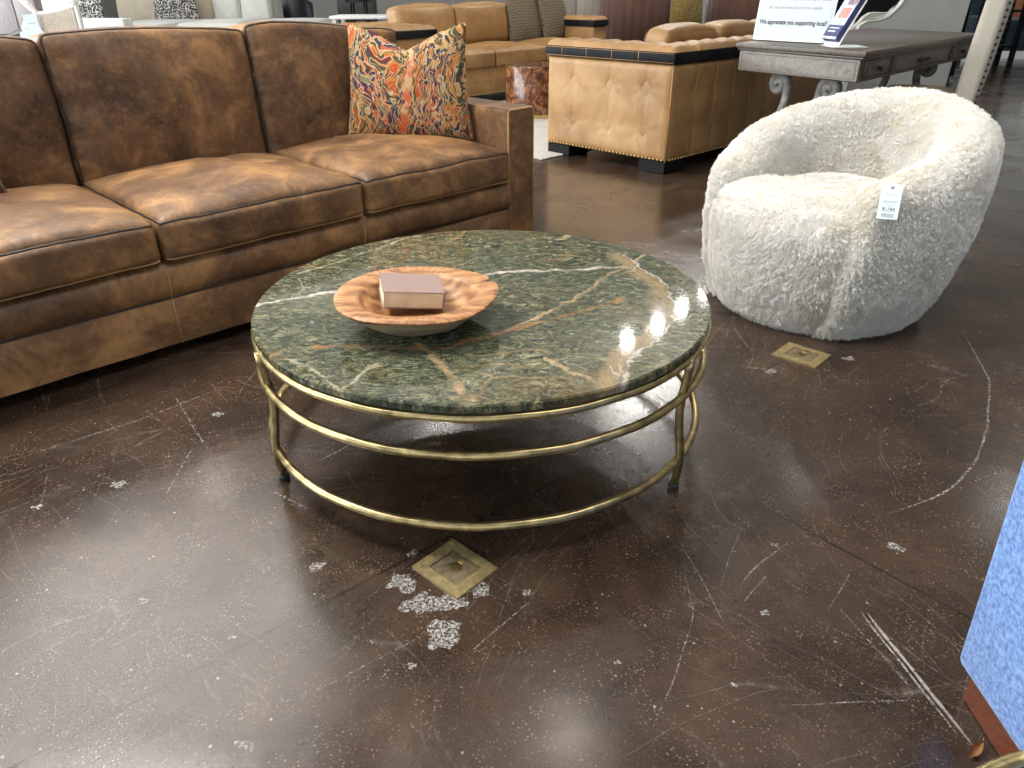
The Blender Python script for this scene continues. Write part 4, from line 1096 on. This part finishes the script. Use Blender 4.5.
# brochure holder leaning back beside the sign
hold = thing('brochure_holder', 'clear slanted holder with navy brochures beside the notice sign', 'brochure holder')
HM = plate_matrix((1.828, 4.735, 0.836), (0.035, -0.16, 0), (0.54, 0.14, 1.0)); hold.matrix_world = HM
HW = 0.135
box('back_plate', MAT['acrylic'], hold, -.006, HW + .006, 0, 0.40, -.012, -.006, 0.001, 1)
bm = bmesh.new(); add_box(bm, 1.80, 1.99, 4.50, 4.69, .831, .835, .001, 1, lambda p: HM.inverted() @ p); obj('foot', bm, MAT['acrylic'], hold, smooth=False)
st_ = box('brochure_stack', MAT['navy'], hold, 0, HW, 0.02, 0.27, -.004, .030, 0.001, 1)
bk = box('back_card', MAT['greyp'], hold, 0, HW, 0.02, 0.40, -.006, -.003, 0, 1)
box('header_print', MAT['navy'], bk, 0, HW, 0.335, 0.40, -.003, -.0024)
bm = bmesh.new()
for (x0, x1, y0, y1) in ((.055, .060, .35, .38), (.06, .11, .375, .38)): add_box(bm, x0, x1, y0, y1, -.0024, -.002)
obj('mark', bm, MAT['paper'], bk, smooth=False)
for nm, m_, (x0, x1, y0, y1) in (('lower_print', 'navy', (.0, HW, .02, .10)), ('sky_print', 'skyp', (.0, HW, .10, .20)), ('photo_print', 'pinkp', (.03, .12, .14, .20)), ('photo_print', 'skyp', (0, HW, .20, .27)), ('photo_print', 'pinkp', (.05, .14, .215, .26)), ('foot_print', 'greyp', (0, HW, .02, .034)), ('text_print', 'greyp', (.02, .09, .06, .068)), ('text_print', 'greyp', (.02, .11, .08, .086))):
    zt = {'lower_print': .0304, 'sky_print': .0304}.get(nm, .0308)
    box(nm, MAT[m_], st_, x0, x1, y0, y1, .030, zt)

# ---------------------------------------------------------------- dining chair with nailheads
dc = thing('dining_chair', 'cream dining chair with dark nailhead trim pulled up to the writing desk', 'chair', (2.80, 5.215, 0), math.radians(56))
BT_ = Matrix.Translation((0, -0.20, 0.46)) @ Matrix.Rotation(math.radians(4), 4, 'X')
f = cush_fn(0.50, 0.115, 0.74, 0.03, (0.02, 0, 0.0, 0.012), None, 2, 0.003)
bk = cushion('backrest', MAT['cream'], dc, f, 16, BT_ @ Matrix.Translation((0, 0, 0.37)))
pr_ = []
for sx_ in (-0.225, 0.225):
    for k in range(19): pr_.append(BT_ @ Vector((sx_, -0.066, 0.03 + 0.037 * k)))
nails(bk, pr_, MAT['dnail'], 0.0085)
f = cush_fn(0.50, 0.48, 0.11, 0.04, (0.03, 0, 0, 0), None, 5, 0.002)
cushion('seat', MAT['tanseat'], dc, f, 14, Matrix.Translation((0, 0.08, 0.455)))
for x, y in ((-.21, .28), (.21, .28), (-.21, -.19), (.21, -.19)):
    tube('leg', MAT['mahogany'], dc, [(x, y, 0.41), (x, y - (0.05 if y < 0 else 0), 0.0)], [0.024, 0.016], 10)
pt = thing('price_tag', 'white price tag hanging on the back of the cream dining chair', 'price tag')
pt.matrix_world = Matrix.Translation((2.80, 5.215, 0)) @ Matrix.Rotation(math.radians(56), 4, 'Z') @ BT_ @ Matrix.Translation((-0.215, -0.0605, 0.60)) @ Matrix.Rotation(math.pi / 2, 4, 'X')
box('card', MAT['paper'], pt, 0, 0.085, 0, 0.10, -.001, 0); box('fine_print', MAT['grey_ink'], pt, .02, .06, .018, .021, 0, .0005)

# cream wing chair beyond the desk
wc = thing('lounge_chair', 'pale grey lounge chair with sloping arms standing beyond the writing desk', 'armchair', (3.2, 7.5, 0))
poly = [(0, .14), (0.0, .80), (.06, .835), (.16, .84), (.25, .87), (.32, .94), (.37, 1.02), (.43, 1.065), (.97, 1.05), (.93, .14)]
for y0 in (0.0, 0.78):
    if y0: poly = [(x, z if z < .2 else .14 + (z - .14) * .80) for x, z in poly]
    bm = bmesh.new(); add_prism(bm, poly, y0, y0 + .09)
    bmesh.ops.bevel(bm, geom=[e for e in bm.edges if abs(e.verts[0].co.y - e.verts[1].co.y) < 1e-6], offset=.012, segments=2, affect='EDGES')
    a_ = obj('side_panel', bm, MAT['greyfab'], wc, angle=45)
    tube('welt', MAT['ivory'], a_, [(x, y0 - .002, z) for x, z in poly[:-1]], .008, 6)
box('backrest', MAT['greyfab'], wc, .80, .95, .09, .78, .14, 1.04, .03, 3)
f = cush_fn(0.80, 0.69, 0.16, 0.04, (0.03, 0, 0, 0), None, 8, 0.003); cushion('seat_cushion', MAT['tanseat'], wc, f, 12, Matrix.Translation((.40, .435, .42)))
box('seat_base', MAT['greyfab'], wc, .02, .85, .09, .78, .14, .34, .01, 2)
for x in (.05, .88):
    for y in (.05, .82): tube('leg', MAT['mahogany'], wc, [(x, y, .145), (x, y, 0)], [.025, .016], 10)

# ---------------------------------------------------------------- far background
cab = thing('black_cabinet', 'tall black cabinet standing behind the pale lounge chair', 'cabinet', (3.6, 10.4, 0))
box('body', MAT['black'], cab, 0, 2.2, 0, .5, .06, 1.5, .008, 2)
for k in range(3): box('door', MAT['black'], cab, .03 + .72 * k, .73 + .72 * k, -.02, 0, .10, 1.45, .006, 2)
box('plinth', MAT['black'], cab, .03, 2.17, .03, .47, 0, .06)
tube('rail', MAT['scroll'], cab, [(.1, -.045, 1.06), (2.1, -.045, 1.06)], .010, 8)

def barrel(label, x, y, rz, r, h, open_deg, inside):
    t = thing('barrel_chair', label, 'armchair', (x, y, 0), math.radians(rz), 'brown channel back chairs')
    n = 120; half = math.radians(open_deg); bm = bmesh.new(); cols = []
    for i in range(n + 1):
        s = i / n; a = half + (2 * math.pi - 2 * half) * s
        ch = abs(math.sin(s * math.pi * 22)) ** 0.5
        hh = h * (0.80 + 0.20 * min(1, math.sin(math.pi * s) * 2.2))
        ro = r - .018 + .018 * ch
        pr = [(ro, .10), (ro, hh - .06), (ro - .015, hh - .02), (ro - .05, hh), (ro - .09, hh - .02), (ro - .105, hh - .06), (ro - .12, .35), (ro - .12, .10)]
        cols.append([bm.verts.new((p * math.cos(a), p * math.sin(a), z)) for p, z in pr])
    for A, B in zip(cols, cols[1:]):
        for j in range(len(A)): bm.faces.new((A[j], A[(j + 1) % len(A)], B[(j + 1) % len(A)], B[j]))
    bm.faces.new(cols[0]); bm.faces.new(cols[-1][::-1])
    obj('channel_back', bm, MAT['velvet'], t)
    lathe('seat_cushion', inside, t, [(0, .12), (r - .13, .12), (r - .12, .40), (r - .16, .46), (0, .48)], 40)
    lathe('plinth', MAT['black'], t, [(0, 0), (r - .08, 0), (r - .08, .11), (0, .12)], 40)
    return t
barrel('brown channel tufted barrel chair behind the tan sofa, with a gold pillow in it', 1.86, 11.6, 60, 0.60, 1.12, 48, MAT['taupe'])
barrel('brown channel tufted barrel chair farther right, partly behind the notice sign', 3.50, 11.9, 120, 0.66, 1.10, 45, MAT['taupe'])
pillow('fuzzy_pillow', 'fuzzy olive gold pillow leaning in the brown channel tufted chair', MAT['gold_fuzz'], None, (2.36, 10.98, 0.62), 10, 8, .46, .46, .18, .01, .03)
gc = thing('grey_cabinet', 'grey wood cabinet with panelled doors behind the far tan sofa', 'cabinet', (0.55, 12.2, 0))
box('body', MAT['greywood'], gc, 0, .86, 0, .45, 0, 1.3, .006, 2)
for k in range(2): box('door', MAT['greywood'], gc, .02 + .42 * k, .42 + .42 * k, -.022, 0, .06, 1.26, .006, 2)

# cream sectional at the far left
cs = thing('cream_sectional', 'cream sectional sofa at far left beyond the brown leather sofa', 'sofa', (0, 0, 0))
a_ = box('arm', MAT['whitefab'], cs, -7.0, -6.08, 13.0, 13.32, .05, .72, .03, 3)
box('seat_base', MAT['ivory'], cs, -7.0, -3.35, 13.3, 16.9, .05, .40, .03, 2)
for k, (x0, x1, y0, y1) in enumerate(((-6.98, -5.75, 13.34, 16.0), (-5.74, -4.6, 14.1, 16.0), (-4.59, -3.30, 13.95, 16.0))):
    f = cush_fn(x1 - x0, y1 - y0, .20, .07, (.03, 0, .01, .01), None, k, 0.005)
    cushion('seat_cushion', MAT['ivory'], cs, f, 14, Matrix.Translation(((x0 + x1) / 2, (y0 + y1) / 2, .50)))
box('back', MAT['ivory'], cs, -7.0, -4.6, 16.4, 16.9, .05, .98, .05, 3)
for k, (x0, x1, m_) in enumerate(((-7.6, -6.65, 'beige'), (-6.62, -5.75, 'beige'), (-5.74, -5.22, 'ivory'), (-5.2, -4.62, 'ivory'))):
    f = cush_fn(x1 - x0, .62, .24, .06, (.06, 0, .01, .02), None, k + 5, 0.006)
    cushion('back_cushion', MAT[m_], cs, f, 14, Matrix.Translation(((x0 + x1) / 2, 16.2, .82)) @ Matrix.Rotation(math.radians(-8), 4, 'X') @ Matrix.Rotation(math.pi / 2, 4, 'X'))
for x in (-6.9, -3.45):
    for y in (13.35, 16.8): box('foot', MAT['black'], cs, x - .05, x + .05, y - .04, y + .04, 0, .05)
pillow('spotted_pillow', 'black and white spotted pillow beside the arm of the cream sectional', MAT['leopard'], None, (-7.05, 13.8, .60), -8, 12, .60, .5, .18, .01, .03, 'spotted pillows')
pillow('spotted_pillow', 'black and white spotted pillow leaning on the white back cushions of the cream sectional', MAT['leopard'], None, (-6.28, 15.6, .60), 6, 12, .80, .50, .18, .01, .03, 'spotted pillows', 3)

def leather_chair(label, x, y, rz):
    t = thing('leather_armchair', label, 'armchair', (x, y, 0), math.radians(rz), 'black leather armchairs')
    n = 40; bm = bmesh.new(); cols = []
    for i in range(n + 1):
        a = math.radians(-200 + 220 * i / n); h = 0.86 + 0.24 * max(0, math.sin(-a)) ** 2 if True else 1
        cols.append([bm.verts.new((q * math.cos(a), q * math.sin(a), z)) for q, z in ((.36, .10), (.40, .5), (.41, h - .04), (.38, h), (.33, h - .04), (.31, .45), (.30, .10))])
    for A, B in zip(cols, cols[1:]):
        for j in range(7): bm.faces.new((A[j], A[(j + 1) % 7], B[(j + 1) % 7], B[j]))
    bm.faces.new(cols[0]); bm.faces.new(cols[-1][::-1])
    obj('backrest', bm, MAT['black_leather'], t); lathe('seat', MAT['black_leather'], t, [(0, .1), (.30, .1), (.31, .42), (.28, .46), (0, .47)], 30)
    lathe('base', MAT['black'], t, [(0, 0), (.28, 0), (.28, .1), (0, .1)], 30)
leather_chair('black leather armchair behind the cream sectional, left one of the pair', -5.45, 17.7, 0)
leather_chair('black leather armchair behind the cream sectional, right one of the pair', -4.60, 17.7, 0)
gcab = thing('dark_cabinet', 'dark green grey cabinet behind the round cream sectional end', 'cabinet', (-4.02, 19.4, 0))
box('body', MAT['greengrey'], gcab, 0, .85, 0, .5, 0, 1.3, .006, 2); box('door', MAT['greengrey'], gcab, .03, .82, -.02, 0, .05, 1.25, .005, 2)
wt = thing('white_table', 'white topped table behind the arm of the far tan sofa', 'table', (-2.75, 12.6, 0))
box('tabletop', MAT['white'], wt, 0, 1.0, 0, .8, .70, .745, .008, 2)
for x in (.06, .94):
    for y in (.06, .74): box('leg', MAT['white'], wt, x - .03, x + .03, y - .03, y + .03, 0, .70)
stool = thing('bar_stool', 'black stool standing beyond the white topped table', 'stool', (-3.0, 16.6, 0))
lathe('seat', MAT['black_leather'], stool, [(0, .86), (.26, .86), (.27, .92), (.24, .95), (0, .96)], 24)
for k in range(4):
    a = math.pi / 4 + k * math.pi / 2; tube('leg', MAT['black'], stool, [(.18 * math.cos(a), .18 * math.sin(a), .86), (.26 * math.cos(a), .26 * math.sin(a), 0)], .016, 8)
lathe('foot_ring', MAT['black'], stool, [(.225, .30), (.24, .31), (.225, .32), (.215, .31), (.225, .30)], 30)

# reed back chair with tags, glossy table and cabinet at the far left edge
rc = thing('reed_chair', 'white framed chair with woven reed side behind the brown leather sofa', 'chair', (-6.15, 10.6, 0))
n = 26; bm = bmesh.new(); A = []; B = []
for i in range(n * 4 + 1):
    s = i / (n * 4); x = .12 + .47 * s; zt = .845 + .085 * s ** 1.6; rb = .007 * abs(math.sin(s * math.pi * n / 2))
    A.append((bm.verts.new((x, -rb, .20)), bm.verts.new((x, -rb, zt)))); B.append((bm.verts.new((x, .04, .20)), bm.verts.new((x, .04, zt))))
for i in range(n * 4):
    bm.faces.new((A[i][0], A[i + 1][0], A[i + 1][1], A[i][1])); bm.faces.new((B[i][0], B[i][1], B[i + 1][1], B[i + 1][0])); bm.faces.new((A[i][1], A[i + 1][1], B[i + 1][1], B[i][1]))
obj('reed_panel', bm, MAT['cane'], rc)
tube('top_rail', MAT['white'], rc, [(.12 + .49 * i / 12, .02, .865 + .085 * (i / 12) ** 1.6) for i in range(13)], .024, 8)
tube('side_post', MAT['white'], rc, [(.10, .02, 0), (.10, .02, .86), (.02, .02, .95), (-.05, .02, 1.05)], [.025, .03, .045, .05], 8)
tube('side_post', MAT['white'], rc, [(.62, .02, 0), (.61, .02, .95)], .022, 8)
box('seat', MAT['whitefab'], rc, .08, .62, .04, .62, .34, .46, .03, 3); box('backrest', MAT['whitefab'], rc, -.10, .36, .52, .62, .46, 1.02, .03, 3)
for x in (.12, .6): box('leg', MAT['white'], rc, x - .02, x + .02, .56, .60, 0, .35)
for k, (x, z, an, lab) in enumerate(((-6.28, .66, 35, 'upper white price tag of the cluster on the reed sided chair'), (-6.17, .57, 28, 'lower white price tag of the cluster on the reed sided chair'), (-6.17, .73, -8, 'upright white price tag of the cluster on the reed sided chair'))):
    g_ = thing('price_tag', lab, 'price tag', (x + .06, 10.588 - .014 * k, z), 0, 'price tags on the reed chair'); g_.rotation_euler = (0.12, math.radians(an), 0)
    box('card', MAT['paper'], g_, -.08, .08, -.001, .001, -.13, .13); box('fine_print', MAT['grey_ink'], g_, -.05, .05, -.0015, -.001, .02, .03)
gt = thing('glossy_table', 'dark glossy table at far left behind the brown leather sofa', 'table', (-5.3, 8.93, 0), math.atan2(-.91, .415))
box('tabletop', plain('glossy_grey_top', (0.06, 0.06, 0.062), 0.08), gt, 0, 2.3, -1.3, 0, .735, .765, .004, 2)
box('apron', MAT['mull'], gt, .03, 2.27, -1.27, -.03, .62, .735)
for x in (.08, 2.2):
    for y in (-1.2, -.08): box('leg', MAT['mull'], gt, x - .04, x + .04, y - .04, y + .04, 0, .62)
mc = thing('mauve_cabinet', 'mauve grey cabinet at the far left behind the glossy table', 'cabinet', (-8.45, 13.6, 0))
box('body', MAT['mauvewood'], mc, 0, .72, 0, .45, 0, 1.25, .006, 2)
for k in range(2): box('door', MAT['mauvewood'], mc, .01 + .36 * k, .345 + .36 * k, -.02, 0, .05, 1.2, .005, 2)

# far right
ts = thing('teal_sofa', 'dark teal sofa at the far right edge behind the dining chair', 'sofa', (7.75, 13.2, 0))
box('base', MAT['teal'], ts, 0, 2.2, 0, .95, .14, .42, .04, 3); box('backrest', MAT['teal'], ts, 0, 2.2, .72, .98, .3, .92, .06, 3); box('arm', MAT['teal'], ts, -.02, .22, 0, .9, .14, .64, .05, 3)
for k in range(2):
    f = cush_fn(.96, .74, .18, .05, (.03, 0, 0, 0), None, k, .004); cushion('seat_cushion', MAT['teal'], ts, f, 10, Matrix.Translation((.71 + .97 * k, .37, .50)))
for x in (.1, 2.1):
    for y in (.08, .85): box('leg', MAT['black'], ts, x - .03, x + .03, y - .03, y + .03, 0, .15)
pillow('orange_pillow', 'orange print pillow on the dark teal sofa at far right', MAT['orange'], None, (8.35, 13.6, .60), 0, 15, .5, .42, .16, .01, .03)
bf = thing('black_shelf', 'black metal shelf unit at the far right in front of the teal sofa', 'shelf', (7.05, 12.0, 0))
for x in (0, .42):
    for y in (0, .34): box('post', MAT['black'], bf, x, x + .06, y, y + .06, 0, 1.5)
for z in (.28, .75, 1.2): box('shelf_board', MAT['black'], bf, 0, .48, 0, .40, z, z + .03)
ot = thing('white_ottoman', 'small white ottoman on the floor at the right edge', 'ottoman', (6.32, 9.05, 0))
f = cush_fn(.50, .50, .22, .06, (.03, 0, .01, .01), None, 2, .003); cushion('cushion', MAT['whitefab'], ot, f, 12, Matrix.Translation((0, 0, .15)))
for x in (-.18, .18):
    for y in (-.18, .18): box('foot', MAT['black'], ot, x - .02, x + .02, y - .02, y + .02, 0, .045)

# ---------------------------------------------------------------- blue chair and brass rimmed table at the right edge
bc = thing('blue_chair', 'blue chambray upholstered chair on a red brown wooden plinth at the right edge', 'chair', (0, 0, 0))
def flare(p): return Vector((p.x - 0.055 * max(0, (p.z - .09)) if p.x < .85 else p.x, p.y, p.z))
box('arm', MAT['blue'], bc, .788, .92, -.02, .928, .085, .66, .016, 3, flare)
box('backrest', MAT['blue'], bc, .90, 1.50, .80, .925, .085, .86, .03, 3)
box('arm', MAT['blue'], bc, 1.48, 1.61, -.02, .928, .085, .66, .016, 3)
f = cush_fn(.57, .80, .18, .04, (.03, 0, 0, 0), None, 3, .003); cushion('seat_cushion', MAT['blue'], bc, f, 12, Matrix.Translation((1.20, .40, .40)))
box('seat_base', MAT['blue'], bc, .91, 1.49, 0, .81, .085, .31, .01, 2)
box('plinth', MAT['mahogany'], bc, .818, 1.58, .02, .915, 0, .088, .003, 1)
bt = thing('accent_table', 'round dark topped accent table with a brass rim at the bottom right corner', 'side table', (.53, .25, 0))
lathe('tabletop', MAT['darktop'], bt, [(0, .488), (.202, .488), (.202, .498), (0, .498)], 64)
bm = bmesh.new(); add_tube(bm, [(.206 * math.cos(2 * math.pi * i / 96), .206 * math.sin(2 * math.pi * i / 96), .494) for i in range(96)], .009, 8, True); obj('brass_rim', bm, MAT['brass'], bt)
lathe('pedestal', MAT['brass'], bt, [(0, 0), (.13, 0), (.13, .015), (.03, .03), (.018, .06), (.018, .46), (.05, .488), (0, .488)], 32)
